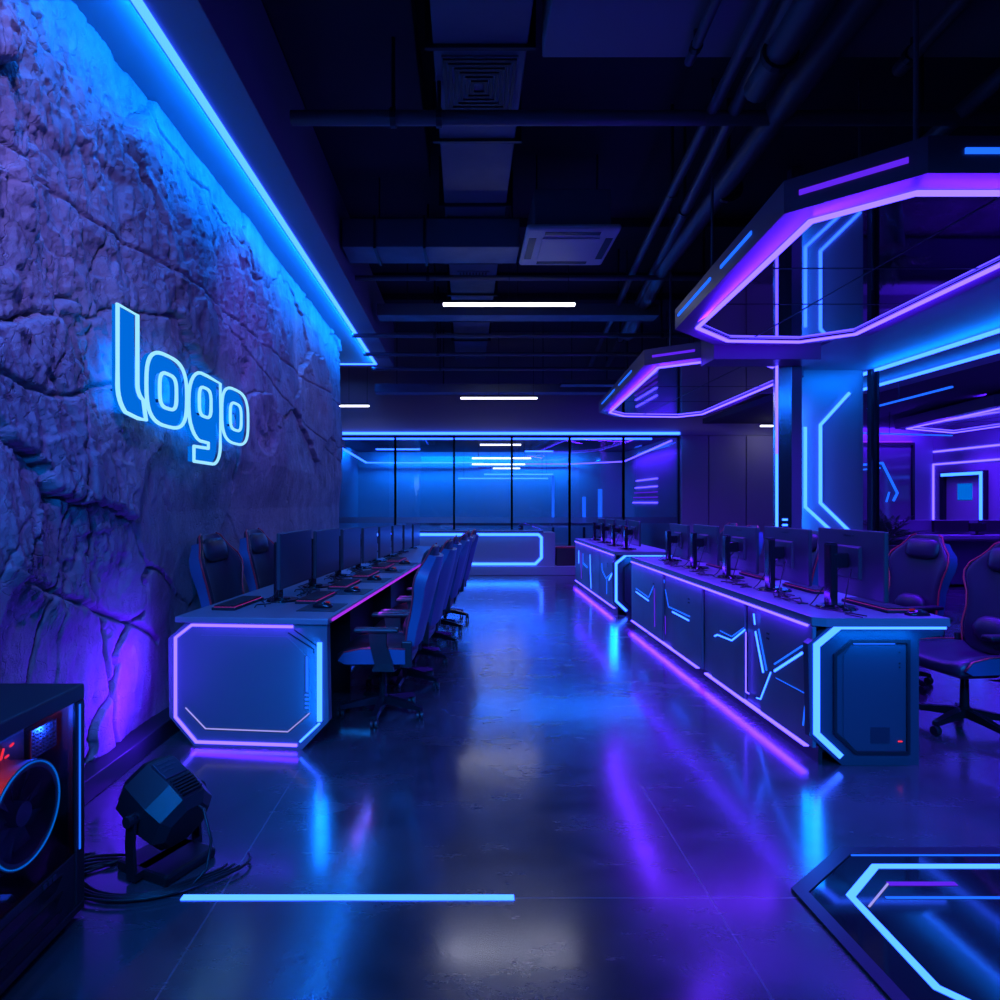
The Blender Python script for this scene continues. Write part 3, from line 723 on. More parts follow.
# ------------------------------------------------------------------ neon word on the rock wall
def smooth_loop(pts, it=2):
    for _ in range(it):
        out = []
        for i in range(len(pts)):
            a_ = pts[i]; b_ = pts[(i+1) % len(pts)]
            out.append((a_[0]*.75+b_[0]*.25, a_[1]*.75+b_[1]*.25)); out.append((a_[0]*.25+b_[0]*.75, a_[1]*.25+b_[1]*.75))
        pts = out
    return pts
def superell(cx, cz, a, b, n=3.0, k=44):
    return [(cx+a*math.copysign(abs(math.cos(t_))**(2/n), math.cos(t_)), cz+b*math.copysign(abs(math.sin(t_))**(2/n), math.sin(t_))) for t_ in [2*PI*i/k for i in range(k)]]
def arcpts(cx, cz, r, a0, a1, k=8): return [(cx+r*math.cos(R(a0+(a1-a0)*i/k)), cz+r*math.sin(R(a0+(a1-a0)*i/k))) for i in range(k+1)]
XN = XW+.20
sign = thing('neon_sign', 'blue glowing neon word "logo" fixed on the rock wall', 'neon sign', (XN, 4.5, 2.1))
def letter(outer, inner):
    kx = XN/XW
    P3 = lambda p, dx=0: (dx, p[0]*kx-4.5, H+(p[1]-H)*kx-2.1)
    t_ = MB(); t_.tube([P3(p) for p in outer], .0105, 8, closed=True)
    for i_ in inner: t_.tube([P3(p) for p in i_], .0105, 8, closed=True)
    o = t_.build('neon_letter', 'neon', sign, True)
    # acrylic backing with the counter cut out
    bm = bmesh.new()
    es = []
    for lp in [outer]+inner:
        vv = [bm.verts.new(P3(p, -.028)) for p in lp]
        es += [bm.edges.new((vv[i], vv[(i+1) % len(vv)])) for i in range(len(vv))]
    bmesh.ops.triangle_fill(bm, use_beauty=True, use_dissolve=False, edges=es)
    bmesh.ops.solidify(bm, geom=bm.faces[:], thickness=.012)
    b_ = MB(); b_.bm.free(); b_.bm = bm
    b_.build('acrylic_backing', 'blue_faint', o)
lo = [(3.49, 2.49), (3.70, 2.49), (3.70, 2.10)]+arcpts(3.78, 2.09, .08, 180, 262, 5)+[(3.80, 1.895), (3.70, 1.895)]+arcpts(3.65, 2.05, .16, 250, 180, 7)[1:]
letter(lo, [])
letter(superell(4.08, 2.115, .275, .225), [superell(4.085, 2.115, .115, .11, 3.4)])
g_out = [(4.95, 2.325), (4.70, 2.335)]+arcpts(4.60, 2.12, .215, 92, 180, 7)+arcpts(4.60, 2.06, .215, 180, 262, 6)+[(4.72, 1.845), (4.72, 1.805), (4.47, 1.80), (4.47, 1.695), (4.80, 1.695)]+arcpts(4.80, 1.845, .15, 280, 355, 5)
letter(g_out, [superell(4.665, 2.135, .105, .105, 3.4)])
letter(superell(5.28, 2.112, .30, .222), [superell(5.285, 2.112, .125, .11, 3.4)])
for yy_ in (3.24, 3.6, 4.15, 4.75): MB().cyl((-.03, yy_-4.5, -.12), (-.21, yy_-4.5, -.12), .01, n=8).build('standoff', 'metal', sign)
lamp((XN-.05, 3.15, 2.05), (XN-.05, 5.05, 2.05), .32, (-1, 0, 0), (.0, .18, 1), 15)

# ------------------------------------------------------------------ left desk
DA = -math.atan(.0875)
D0 = Vector((-1.245, 3.67, 0))
def dl(x, y, z=0):                         # left-desk local to world
    return D0+Matrix.Rotation(DA, 3, 'Z') @ Vector((x, y, z))
LD = 5.95; DH = .75
desk = thing('gaming_desk', 'long left gaming desk with a purple and blue glowing octagonal end panel', 'desk', D0, DA)
MB().box(-.435, .47, -.02, LD, DH-.035, DH, .006).build('tabletop', 'desk', desk)
S = 174.4
def fp(px, py, y=-.0): return ((px-250.)/S+.004, y, (748-py)/S)
octo = [fp(165, 640), fp(188, 620), fp(329, 620), fp(331, 719), fp(304, 748), fp(192, 748), fp(166, 719)]
MB().prism(octo, (0, 1, 0), .06).build('end_panel', 'deskmetal', desk)
inner = [fp(184, 652), fp(200, 636), fp(289, 636), fp(312, 658), fp(312, 711), fp(290, 730), fp(205, 730), fp(184, 709)]
MB().prism([(p[0], -.008, p[2]) for p in inner], (0, 1, 0), .008).build('inset_panel', 'deskmetal', desk)
N_ = (0, -1, 0)
MB().path([fp(295, 626), fp(190, 626), fp(173, 639), fp(173, 719), fp(195, 743.5), fp(299, 743.5)], N_, .015, .010).build('light_strip', 'purple', desk)
MB().bar(fp(322, 641), fp(322, 719), N_, .026, .012).build('light_strip', 'blue', desk)
MB().bar(fp(322, 721), fp(302, 740), N_, .012, .010).build('light_strip', 'blue', desk)
MB().bar(fp(309.5, 655, -.008), fp(309.5, 690, -.008), N_, .012, .006).build('light_strip', 'blue_dim', desk)
ds = MB()
for k in range(4): ds.bar(fp(307.5, 693+k*4.2, -.008), fp(311.5, 693+k*4.2, -.008), N_, .010, .006)
ds.build('light_dash', 'blue_dim', desk)
MB().path([fp(184, 709, -.008), fp(205, 729.5, -.008), fp(290, 730, -.008), fp(312, 711, -.008)], N_, .006, .004).build('accent_line', 'ivory', desk)
MB().path([fp(290, 632), fp(316, 648), fp(316, 652)], N_, .006, .004).build('accent_line', 'metal', desk)
MB().path([fp(296, 629), fp(320, 645)], N_, .006, .004).build('accent_line', 'metal', desk)
MB().box(.08, .13, .06, LD-.06, .05, DH-.035).build('spine_panel', 'black', desk)
for yv in (1.09, 2.55, 4.30, LD-.08): MB().box(.0, .30, yv-.02, yv+.02, 0, DH-.035).build('support_panel', 'black', desk)
MB().box(.470, .478, .05, LD, DH-.024, DH-.010).build('edge_light', 'pink', desk)
# the light the strips of the end panel give
lamp(dl(-.33, -.03, .04), dl(.3, -.03, .04), .03, (0, -.5, -1), PURP, .5)
lamp(dl(-.33, -.03, .05), dl(.3, -.03, .05), .02, (0, -.35, -1), (.12, .01, 1), 1.6, spread=76)
lamp(dl(-.36, -.24, .12), dl(-.36, -.24, .62), .08, (-1, -.25, .1), PURP, 13)
lamp(dl(.44, -.05, .2), dl(.44, -.05, .6), .07, (.2, -1, -.4), (.0, .185, 1), 1.2)
lamp(dl(-.3, -.04, .69), dl(.3, -.04, .69), .02, (0, .55, -1), PURP, .5)
lamp(dl(.40, -.045, .62), dl(.40, -.045, .15), .02, (-.9, .55, 0), (.0, .185, 1), 1.2)
lamp(dl(.50, .1, DH-.03), dl(.50, LD, DH-.03), .02, (.7, 0, -1), (.4, .03, 1), 3)

# monitor, built facing +X, base at origin
def make_monitor(name='gaming_monitor'):
    t = thing(name, '', 'monitor', group='gaming monitors')
    MB().box(.10, .125, -.30, .30, .12, .475, .006).build('panel', 'shell', t)
    MB().box(.125, .1265, -.292, .292, .135, .468).build('screen', 'screen', t)
    b_ = MB(); b_.loft([[(.10, y*.12, .30+z*.09) for y, z in ((-1, -1), (1, -1), (1, 1), (-1, 1))], [(.085, y*.11, .30+z*.08) for y, z in ((-1, -1), (1, -1), (1, 1), (-1, 1))]])
    b_.build('rear_bulge', 'shell', t)
    m_ = MB()
    for k in range(4): m_.box(.098, .1005, -.045+k*.024, -.029+k*.024, .438, .448)
    m_.build('badge', 'metal', t)
    MB().box(-.025, .02, -.036, .036, .012, .40, .010).build('stand', 'gloss', t)
    MB().box(-.02, .016, -.03, .03, .40, .403).build('stand_cap', 'metal', t)
    MB().box(.0, .08, -.04, .04, .27, .35, .008).build('arm', 'gloss', t)
    b_ = MB(); b_.cyl((.03, 0, 0), (.03, 0, .012), .11, .10, 28); b_.cyl((.03, 0, .012), (.03, 0, .02), .05, .04, 20); b_.build('base', 'gloss', t, True, angle=35)
    c_ = MB()
    c_.tube([(.085, .05, .24), (.03, .08, .15), (-.04, .10, .03), (-.09, .06, .006), (-.10, -.05, .006), (-.03, -.16, .006), (.02, -.28, .006)], .004, 6)
    c_.tube([(.085, -.05, .24), (.04, -.08, .12), (.0, -.12, .03), (.01, -.17, .006), (-.06, -.22, .006), (-.03, -.32, .006)], .0035, 6)
    c_.build('cable', 'rubber', t, True)
    return t
mon0 = make_monitor(); mon0['label'] = 'prototype'
def put_monitor(loc, rz, label, drop=0., sc=1.):
    o = dup(mon0, loc, rz, label); o.scale = (1, sc, sc)
    for c in o.children:                       # lower the head on its stand
        if c.name.split('.')[0] in ('panel', 'screen', 'badge', 'rear_bulge', 'arm'): c.location.z -= drop
        if c.name.split('.')[0] == 'stand_cap': c.location.z -= drop*.95
        if c.name.split('.')[0] == 'stand': c.scale.z = 1-drop/.41
        if c.name.split('.')[0] in ('cable',): c.scale.z = 1-drop*2
    return o
NL = 8
for i in range(NL):
    p = dl(-.065, .62+i*.70, DH)
    put_monitor(p, DA, '%s monitor on the left desk, screen turned to the aisle' % ORD[i], .01+.011*i, 1-.014*i)
# keyboard facing +X (user on +X side), origin centre bottom
def make_keyboard():
    t = thing('keyboard', '', 'keyboard', group='keyboards')
    MB().box(-.075, .075, -.22, .22, 0, .018, .004).build('case', 'black', t)
    k_ = MB()
    for r_ in range(5):
        for c in range(15):
            k_.box(-.064+r_*.026, -.042+r_*.026, -.205+c*.0275, -.181+c*.0275, .018, .028)
    k_.build('keycaps', 'black', t)
    MB().box(-.066, .066, -.207, .207, .018, .0195).build('backlight', 'pinkdim', t)
    return t
key0 = make_keyboard(); kfirst = [True]
def put_key(loc, rz, label):
    if kfirst[0]:
        kfirst[0] = False; key0.location = loc; key0.rotation_euler = (0, 0, rz); key0['label'] = label; return
    dup(key0, loc, rz, label)
put_key(dl(-.25, .42, DH), DA, 'dark keyboard with a pink glow on the wall side of the left desk')
for i in range(NL):
    if i in (0, 1, 2, 3, 4):
        put_key(dl(.17, .70+i*.70, DH), DA, 'dark keyboard before the %s monitor on the left desk, aisle side' % ORD[i])
def make_mouse():
    t = thing('mouse', '', 'mouse', group='mice')
    secs = []
    for u in np.linspace(0, 1, 9):
        wv = .032*math.sin(PI*(.12+.80*u))**.5; hv = .034*math.sin(PI*(.10+.82*u))**.7
        secs.append([(-.06+.12*u, wv*math.cos(a_), max(0, hv*math.sin(a_))) for a_ in np.linspace(0, PI, 9)])
    MB().loft(secs).build('shell', 'gloss', t, True)
    MB().box(-.045, -.015, -.006, .006, .026, .036, .003).build('scroll_wheel', 'reddim', t)
    return t
ms0 = make_mouse(); mfirst = [True]
def put_mouse(loc, rz, label):
    if mfirst[0]:
        mfirst[0] = False; ms0.location = loc; ms0.rotation_euler = (0, 0, rz); ms0['label'] = label; return
    dup(ms0, loc, rz, label)
def make_pad():
    o = MB().box(-.12, .12, -.15, .15, 0, .004, .0015).build('mouse_pad', 'black'); tag(o, '', 'mouse pad', 'mouse pads'); return o
pad0 = make_pad(); pfirst = [True]
def put_pad(loc, rz, label):
    o = pad0 if pfirst[0] else pad0.copy()
    if not pfirst[0]: COL.objects.link(o)
    pfirst[0] = False
    o.location = loc; o.rotation_euler = (0, 0, rz); o['label'] = label
for i in range(5):
    put_pad(dl(.32, .36+i*.70, DH), DA, '%s black mouse pad on the aisle edge of the left desk' % ORD[i])
    put_mouse(dl(.32, .36+i*.70, DH+.004), DA+PI, 'dark mouse on the %s pad of the left desk' % ORD[i])

# ------------------------------------------------------------------ right desks
XA = 1.86
def seg(px0, py0, px1, py1, w, t_=.006, x=XA):
    return on_x(px0, py0, x), on_x(px1, py1, x), w, t_
def right_desk(y0, y1, label, deco, near):
    t = thing('gaming_desk', label, 'desk', (XA, y0, 0))
    L = y1-y0; hz = .79
    MB().box(.05, .56, .05, L, .05, hz-.045).build('carcass', 'black', t)
    MB().prism([(-.0, 0.012, hz-.045), (.06, -.02, hz-.045), (.72, -.02, hz-.045), (.72, L, hz-.045), (0, L, hz-.045)], (0, 0, 1), .045).build('tabletop', 'desk', t)
    # facing panels of the aisle front
    ws = [0, .62, .85, 1.42, 1.62, 2.35, 2.62, L] if L > 3 else [0, .9, 1.4, L]
    for a_, b_ in zip(ws, ws[1:]):
        rec = .02 if (b_-a_) < .35 else 0
        MB().box(rec, rec+.02, a_+.006, b_-.006, .09, hz-.05, .002).build('front_panel', 'cabmetal', t)
    MB().box(.04, .06, 0.02, L, 0, .09).build('toe_kick', 'black', t)
    MB().box(-.008, .006, .05, L, hz-.058, hz-.045).build('top_light', 'purple', t)
    br_ = [(.08, 1.55), (1.72, 3.10), (3.16, L)] if L > 3 else [(.05, L)]
    for a_, b_ in br_: MB().box(-.006, .02, a_, b_, .070, .082).build('base_light', 'purple', t)
    lamp((XA-.02, y0+.05, .068), (XA-.02, y1, .068), .04, (-.45, 0, -1), PURP, 1.5*L)
    lamp((XA-.02, y0+.05, .075), (XA-.02, y1, .075), .02, (-.6, 0, -.8), (.12, .01, 1), 4.5*L, spread=98)
    lamp((XA-.03, y0+.05, hz-.055), (XA-.03, y1, hz-.055), .02, (.55, 0, -1), PURP, 1.3*L)
    lamp((XA+.0, y0+.05, hz+.012), (XA+.0, y1, hz+.012), .015, (.9, 0, .25), PURP, 2.4*L)
    # end cabinet
    zz = lambda py: (766-py)/186.6; xx = lambda px: (px-466)/186.6-XA
    E = lambda px, py, y=0.: (xx(px), y, zz(py))
    # plane of the near end of this unit, local y = 0
    body = [E(808, 645), E(836, 622), E(944, 622), E(944, 636), E(919, 640), E(919, 766), E(842, 766), E(810, 738)]
    if near: MB().prism(body, (0, 1, 0), .05).build('end_panel', 'endblue', t)
    else:
        MB().prism([(p[0]*1.0, p[1], p[2]) for p in body], (0, 1, 0), .05).build('end_panel', 'endblue', t)
    MB().path([E(945, 627), E(839, 627), E(816, 646), E(816, 734), E(840.5, 757)], N_, .030, .012).build('light_strip', 'blue', t)
    ins = [E(834, 656), E(851, 642), E(907, 642), E(907, 753), E(855, 753), E(834, 733)]
    fr_ = MB(); fr_.path([(p[0], -.002, p[2]) for p in ins], N_, .016, .014, closed=True); fr_.build('inset_frame', 'black', t)
    MB().prism([(p[0], -.004, p[2]) for p in [E(843, 657), E(851, 645), E(906, 645), E(906, 752), E(856, 752), E(843, 738)]], (0, 1, 0), .004).build('inset_panel', 'endblue', t)
    MB().bar(E(853, 644, -.003), E(894, 644, -.003), N_, .010, .006).build('light_strip', 'blue_dim', t)
    MB().bar(E(855, 754, -.001), E(906, 754, -.001), N_, .006, .004).build('accent_line', 'blue_dim', t)
    h_ = MB(); h_.box(xx(870)-.0, xx(889), -.0055, -.004, zz(744), zz(728)); h_.build('service_hatch', 'screen', t)
    MB().bar(E(897.5, 742, -.004), E(901.5, 742, -.004), N_, .006, .004).build('power_light', 'red', t)
    sc_ = MB()
    for (px, py) in ((899, 653), (899, 664), (899, 668)): sc_.cyl(E(px, py, -.004), E(px, py, -.007), .004, n=8)
    sc_.build('bolt', 'metal', t)
    # blue decoration lines on the aisle front
    for (pts, w_, mt_) in deco:
        MB().path([tuple(on_x(px, py, XA)-Vector((XA, y0, 0))) for px, py in pts], (-1, 0, 0), w_*.72, .005).build('decor_line', mt_, t)
    sc_ = MB()
    for yv in ([.5, .52, 1.9, 1.92, 2.9, 2.92] if L > 3 else [.4, .42]):
        for zv in (.57, .60): sc_.cyl((0, yv, zv), (-.005, yv, zv), .006, n=8)
    sc_.build('bolt', 'metal', t)
    lamp((XA-.02, y0-.04, .15), (XA-.02, y0-.04, .62), .09, (-.3, -1, -.2), (.0, .185, 1), 1.5)
    lamp((XA+.12, y0-.06, .70), (XA+.55, y0-.06, .70), .03, (0, .6, -1), (.0, .185, 1), 1.3)
    return t
zz6 = lambda x, y: (620+x*.23, 540+y*.23)
Z6 = lambda *pp: [zz6(x, y) for x, y in pp]
deco1 = [(Z6((70, 210), (125, 250), (147, 200)), .014, 'blue_dim'), (Z6((70, 225), (125, 264)), .016, 'blue'),
         (Z6((193, 172), (194, 188)), .02, 'blue_dim'), (Z6((198, 215), (212, 290), (305, 333)), .014, 'blue_dim'), (Z6((228, 312), (300, 350)), .016, 'blue'),
         (Z6((412, 418), (425, 412), (487, 437), (545, 390)), .013, 'blue'), (Z6((437, 395), (487, 420), (540, 382)), .009, 'blue_dim'),
         (Z6((583, 320), (588, 368)), .018, 'blue'), (Z6((590, 397), (624, 577)), .020, 'blue'), (Z6((604, 387), (639, 568)), .016, 'blue_dim'),
         (Z6((672, 540), (795, 460)), .012, 'blue_dim'), (Z6((672, 570), (795, 490)), .018, 'blue'), (Z6((657, 575), (612, 692), (595, 686)), .010, 'blue'),
         (Z6((680, 600), (805, 666)), .004, 'blue_dim'), (Z6((806, 722), (798, 806)), .010, 'blue_dim'),
         (Z6((549, 400), (549, 660), (562, 668)), .010, 'purple'), (Z6((150, 210), (152, 378)), .014, 'purple_dim'), (Z6((198, 330), (199, 410)), .014, 'purple_dim')]
z5 = lambda *pp: [(560+x*.14, 510+y*.14) for x, y in pp]
deco2 = [(z5((300, 380), (302, 430), (330, 490), (375, 450)), .03, 'blue_dim'), (z5((335, 500), (335, 600)), .03, 'blue_dim'), (z5((350, 500), (375, 450)), .03, 'blue'),
         (z5((165, 310), (165, 380), (195, 410)), .04, 'blue_dim'), (z5((215, 320), (222, 560)), .03, 'blue'), (z5((135, 290), (135, 380)), .04, 'blue'), (z5((150, 300), (154, 490)), .03, 'purple_dim')]
right_desk(3.43, 7.2, 'long near right gaming desk with a bent blue light line on its end', deco1, True)
right_desk(8.0, 10.9, 'far right gaming desk beyond the gap, with purple light along its edges', deco2, False)
RH = .79
for i, yv in enumerate((3.77, 4.52, 5.27, 6.03, 6.78)):
    put_monitor((2.14, yv-.02, RH), 0, '%s monitor on the near right desk, its back to the aisle' % ORD[i], .05+.006*i, 1.08-.03*i)
for i, yv in enumerate((8.4, 9.1, 9.8, 10.45)):
    put_monitor((2.10, yv, RH), 0, '%s monitor on the far right desk, its back to the aisle' % ORD[i], .06, .90-.02*i)
for o_ in [mon0]+list(mon0.children): bpy.data.objects.remove(o_)
for i, yv in enumerate((3.80, 4.55, 5.30, 6.06, 6.81)):
    put_key((2.42, yv-.02, RH), 0, 'dark keyboard behind the %s monitor on the near right desk' % ORD[i])
put_mouse((2.47, 3.50, RH), 0, 'black mouse at the near end of the near right desk')
# desk-top cables on the right desks
for i, yv in enumerate((3.77, 4.52, 5.27, 6.03)):
    rnd = random.Random(i); c_ = MB()
    for k in range(3):
        pts = [(1.98+rnd.uniform(0, .1), yv+.10, RH+.006)]
        for m_ in range(6): pts.append((1.96+rnd.uniform(0, .12), yv+.13+m_*.06, RH+.006+(rnd.uniform(0, .03) if m_ % 2 else 0)))
        c_.tube(smooth := [tuple(p) for p in pts], .0045, 6)
    tag(c_.build('cable', 'rubber', None, True), 'loose black cables behind the %s monitor of the near right desk' % ORD[i], 'cable', 'desk cables')
for i in range(6):
    rnd = random.Random(50+i); c_ = MB()
    for k in range(3):
        pts = []
        for m_ in range(7):
            p = dl(-.02+rnd.uniform(0, .09), .80+i*.70+m_*.05, DH+.006+(rnd.uniform(0, .03) if m_ % 2 else 0)); pts.append(tuple(p))
        c_.tube(pts, .0045, 6)
    tag(c_.build('cable', 'rubber', None, True), 'loose black cables before the %s monitor of the left desk' % ORD[i], 'cable', 'desk cables')

# ------------------------------------------------------------------ gaming chair (faces +X)
def make_chair():
    t = thing('gaming_chair', '', 'chair', group='gaming chairs')
    # five-star base
    b_ = MB(); b_.cyl((0, 0, .085), (0, 0, .15), .045, .035, 16)
    for k in range(5):
        a_ = k*2*PI/5+.3; c, s_ = math.cos(a_), math.sin(a_)
        b_.loft([[(c*r_-s_*w_, s_*r_+c*w_, z_) for (w_, z_) in ((-hw, z0), (hw, z0), (hw*.8, z1), (-hw*.8, z1))] for (r_, hw, z0, z1) in ((.03, .032, .085, .14), (.18, .027, .075, .115), (.305, .02, .062, .088))])
    b_.build('star_base', 'gloss', t)
    for k in range(5):
        a_ = k*2*PI/5+.3; c, s_ = math.cos(a_)*.295, math.sin(a_)*.295
        w_ = MB()
        for o_ in (-.016, .016):
            w_.cyl((c+o_*.9-.008, s_+o_*.4, .03), (c+o_*.9+.008, s_+o_*.4, .03), .03, n=14)
        w_.cyl((c, s_, .03), (c, s_, .065), .012, n=8)
        w_.build('caster', 'black', t, True, angle=40)
    MB().cyl((0, 0, .14), (0, 0, .36), .028, .022, 14).build('gas_cylinder', 'gloss', t, True, angle=40)
    MB().box(-.14, .13, -.11, .11, .355, .40, .01).build('tilt_mechanism', 'black', t)
    # seat cushion with raised side bolsters
    secs = []
    for (x, hw, zt, zb, bol) in ((-.24, .235, .47, .41, .05), (-.20, .25, .485, .40, .06), (-.05, .265, .485, .395, .06), (.10, .27, .49, .395, .05), (.20, .265, .492, .395, .035), (.265, .255, .482, .395, .012), (.285, .245, .465, .405, 0)):
        prof = [(-hw, zb+.012), (-hw-.008, (zb+zt)/2+.01), (-hw+.01, zt+bol*.8), (-hw+.055, zt+bol), (-hw+.10, zt), (0, zt-.004), (hw-.10, zt), (hw-.055, zt+bol), (hw-.01, zt+bol*.8), (hw+.008, (zb+zt)/2+.01), (hw, zb+.012), (hw-.06, zb), (-hw+.06, zb)]
        secs.append([(x, y, z) for y, z in prof])
    MB().loft(secs).build('seat', 'leather', t, True, sub=1)
    for s_ in (-1, 1):       # blue side panel of the seat
        p_ = [(-.20, .43), (.21, .425), (.255, .45), (.215, .50), (.10, .525), (-.05, .53), (-.20, .525)]
        MB().prism([(x, s_*.270, z) for x, z in p_], (0, s_, 0), .012).build('side_panel', 'leatherblue', t)
        MB().tube([(x, s_*.277, z+.004) for x, z in p_[2:]], .0065, 6).build('piping', 'piping', t, True)
    # backrest: local frame tilted back
    Rb = Matrix.Translation((-.20, 0, .47)) @ Matrix.Rotation(R(-14), 4, 'Y')
    W = [(.0, .20, .0), (.08, .225, .015), (.18, .235, .03), (.30, .225, .035), (.40, .24, .045), (.48, .27, .06), (.54, .275, .062), (.60, .255, .05), (.655, .20, .03), (.70, .165, .018), (.745, .14, .008), (.765, .10, .0)]
    secs = []
    for (z, hw, wing) in W:
        th = .085 if z < .6 else .085-.045*(z-.6)/.165
        prof = [(-th*.45, -hw*.55), (-th*.30+wing*.5, -hw*.97), (wing*.9, -hw), (wing+.03, -hw*.90), (.012+wing*.15, -hw*.62), (.02, 0), (.012+wing*.15, hw*.62), (wing+.03, hw*.90), (wing*.9, hw), (-th*.30+wing*.5, hw*.97), (-th*.45, hw*.55), (-th*.5, 0)]
        secs.append([Rb @ Vector((x, y, z)) for x, y in prof])
    MB().loft(secs).build('backrest', 'leather', t, True, sub=1)
    # blue rear shell
    secs = []
    for (z, hw, wing) in W[1:-2]:
        secs.append([Rb @ Vector((x, y, z)) for x, y in ((wing*.9+.004, -hw*1.012), (-.040+wing*.4, -hw*1.03), (-.060, -hw*.62), (-.064, 0), (-.060, hw*.62), (-.040+wing*.4, hw*1.03), (wing*.9+.004, hw*1.012), (wing*.6, hw*.9), (-.03, hw*.5), (-.036, 0), (-.03, -hw*.5), (wing*.6, -hw*.9))])
    MB().loft(secs).build('rear_shell', 'leatherblue', t, True, angle=40)
    for s_ in (-1, 1):
        MB().tube([Rb @ Vector((wing*.9+.012, s_*(hw+.002), z)) for (z, hw, wing) in W], .0065, 6).build('piping', 'piping', t, True)
    # head pillow and lumbar pillow
    pl = []
    for u in np.linspace(-1, 1, 9):
        a_ = max(.05, (1-abs(u)**5)); b_2 = max(.55, (1-abs(u)**6*.5))
        pl.append([Rb @ Vector((.036+.036*a_*math.cos(q_), u*.15, .64+.085*b_2*math.copysign(abs(math.sin(q_))**.7, math.sin(q_)))) for q_ in np.linspace(0, 2*PI, 13)[:-1]])
    MB().loft(pl).build('head_pillow', 'leather', t, True)
    pl = []
    for u in np.linspace(-1, 1, 9):
        a_ = max(.12, (1-abs(u)**4))
        pl.append([Rb @ Vector((.045+.045*a_*math.cos(q_), u*.14, .17+.085*a_*math.sin(q_))) for q_ in np.linspace(0, 2*PI, 13)[:-1]])
    MB().loft(pl).build('lumbar_pillow', 'leather', t, True)
    for s_ in (-1, 1):
        a_ = MB()
        a_.box(-.20, -.08, s_*.285-.018, s_*.285+.018, .37, .60, .012) if False else a_.loft([[(x0, s_*y_-.016, z), (x1, s_*y_-.016, z), (x1, s_*y_+.016, z), (x0, s_*y_+.016, z)] for (x0, x1, y_, z) in ((-.13, .02, .20, .372), (-.13, .02, .29, .385), (-.12, .0, .30, .44), (-.08, .03, .30, .56), (-.08, .04, .30, .645))])
        o = a_.build('armrest', 'black', t)
        MB().box(-.16, .14, s_*.295-.04, s_*.295+.04, .645, .675, .012).build('arm_pad', 'black', o)
        MB().box(-.245, -.17, s_*.255-.012, s_*.255+.012, .40, .58, .01).build('hinge_cover', 'black', t)
    return t
ch0 = make_chair(); cfirst = [True]
def put_chair(x, y, rz, label, sc=1.):
    if cfirst[0]:
        cfirst[0] = False; ch0.location = (x, y, 0); ch0.rotation_euler = (0, 0, rz); ch0['label'] = label; ch0.scale = (sc, sc, sc); return
    o = dup(ch0, (x, y, 0), rz, label); o.scale = (sc, sc, sc)
for i in range(6):
    p = dl(.64+(.02 if i % 2 else 0), .64+i*.70)
    put_chair(p.x, p.y, PI+DA+R((2, -1, 3, 0, 2, 1)[i]), '%s gaming chair in the row along the aisle side of the left desk' % (ORD[i] if i < 5 else 'farthest'), .93-.008*i)
for i in range(2):
    p = dl(-.25, .72+i*.74)
    put_chair(p.x, p.y, DA+R((-3, -2)[i]), ['near gaming chair between the rock wall and the left desk', 'farther gaming chair between the rock wall and the left desk'][i], .98)
for i, (x, y, a_, lab) in enumerate(((3.10, 3.98, PI+.10, 'gaming chair beside the end of the near right desk, cut by the right edge'),
        (3.30, 4.98, PI+.22, 'gaming chair with pink edged headrest behind the nearest right monitor'),
        (2.80, 5.80, PI, 'gaming chair behind the near right desk, third from the camera on that side'), (2.80, 7.02, PI, 'gaming chair near the gap between the right desks'),
        (2.88, 7.75, PI, 'gaming chair at the near end of the far right desk, under the far canopy'))):
    put_chair(x, y, a_, lab, .95)

# ------------------------------------------------------------------ PC tower in the left foreground
PXF = -1.31
pc = thing('computer_case', 'large black computer tower with a big fan behind side glass, in the left foreground', 'computer', (PXF, 1.6, 0))
b_ = MB()
x0, x1, y0, y1 = -.42, 0, -.75, .60
b_.box(x0, x1, y0, y1, .735, .788, .006); b_.box(x0, x1, y0, y1, .02, .05, .004)
b_.box(x1-.03, x1, y1-.05, y1, .05, .735, .004); b_.box(x1-.03, x1, y0, y0+.04, .05, .735, .004)
b_.box(x0, x0+.03, y0, y1, .05, .735, .004); b_.box(x0+.03, x1-.03, y1-.03, y1, .05, .735); b_.box(x0+.03, x1-.03, y0, y0+.03, .05, .735)
b_.build('frame', 'black', pc)
MB().box(x1-.02, x1-.003, y0+.04, y1-.05, .05, .23, .003).build('lower_shroud', 'black', pc)
MB().box(x1-.012, x1-.006, y0+.05, y1-.055, .232, .725).build('side_glass', 'caseglass', pc)
MB().box(x1-.001, x1+.003, y1-.034, y1-.028, .235, .725).build('light_strip', 'blue_dim', pc)
for k in range(3):
    MB().prism([(x1-.003, .48-k*.0, .20-k*.055), (x1-.003, .20, .20-k*.055), (x1-.003, .16, .165-k*.055), (x1-.003, .44, .165-k*.055)], (1, 0, 0), .004).build('shroud_slot', 'gloss', pc)
bd = MB()
for k in range(3): bd.box(x1-.003, x1+.002, .385+k*.022, .400+k*.022, .205, .222)
bd.build('badge', 'mesh', pc)
fan = thing_fan = MB().cyl((0, 0, 0), (.001, 0, 0), .002, n=6).build('fan', 'black', pc); fan.location = (x1-.07, .37, .45)
def ring(r0, r1, xa, xb, n=44):
    m_ = MB(); secs = []
    for k in range(n):
        a_ = 2*PI*k/n; c, s_ = math.cos(a_), math.sin(a_)
        secs.append([m_.bm.verts.new(p) for p in ((xa, c*r0, s_*r0), (xb, c*r0, s_*r0), (xb, c*r1, s_*r1), (xa, c*r1, s_*r1))])
    for k in range(n):
        a_ = secs[k]; b2 = secs[(k+1) % n]
        for j in range(4): m_.bm.faces.new((a_[j], a_[(j+1) % 4], b2[(j+1) % 4], b2[j]))
    return m_
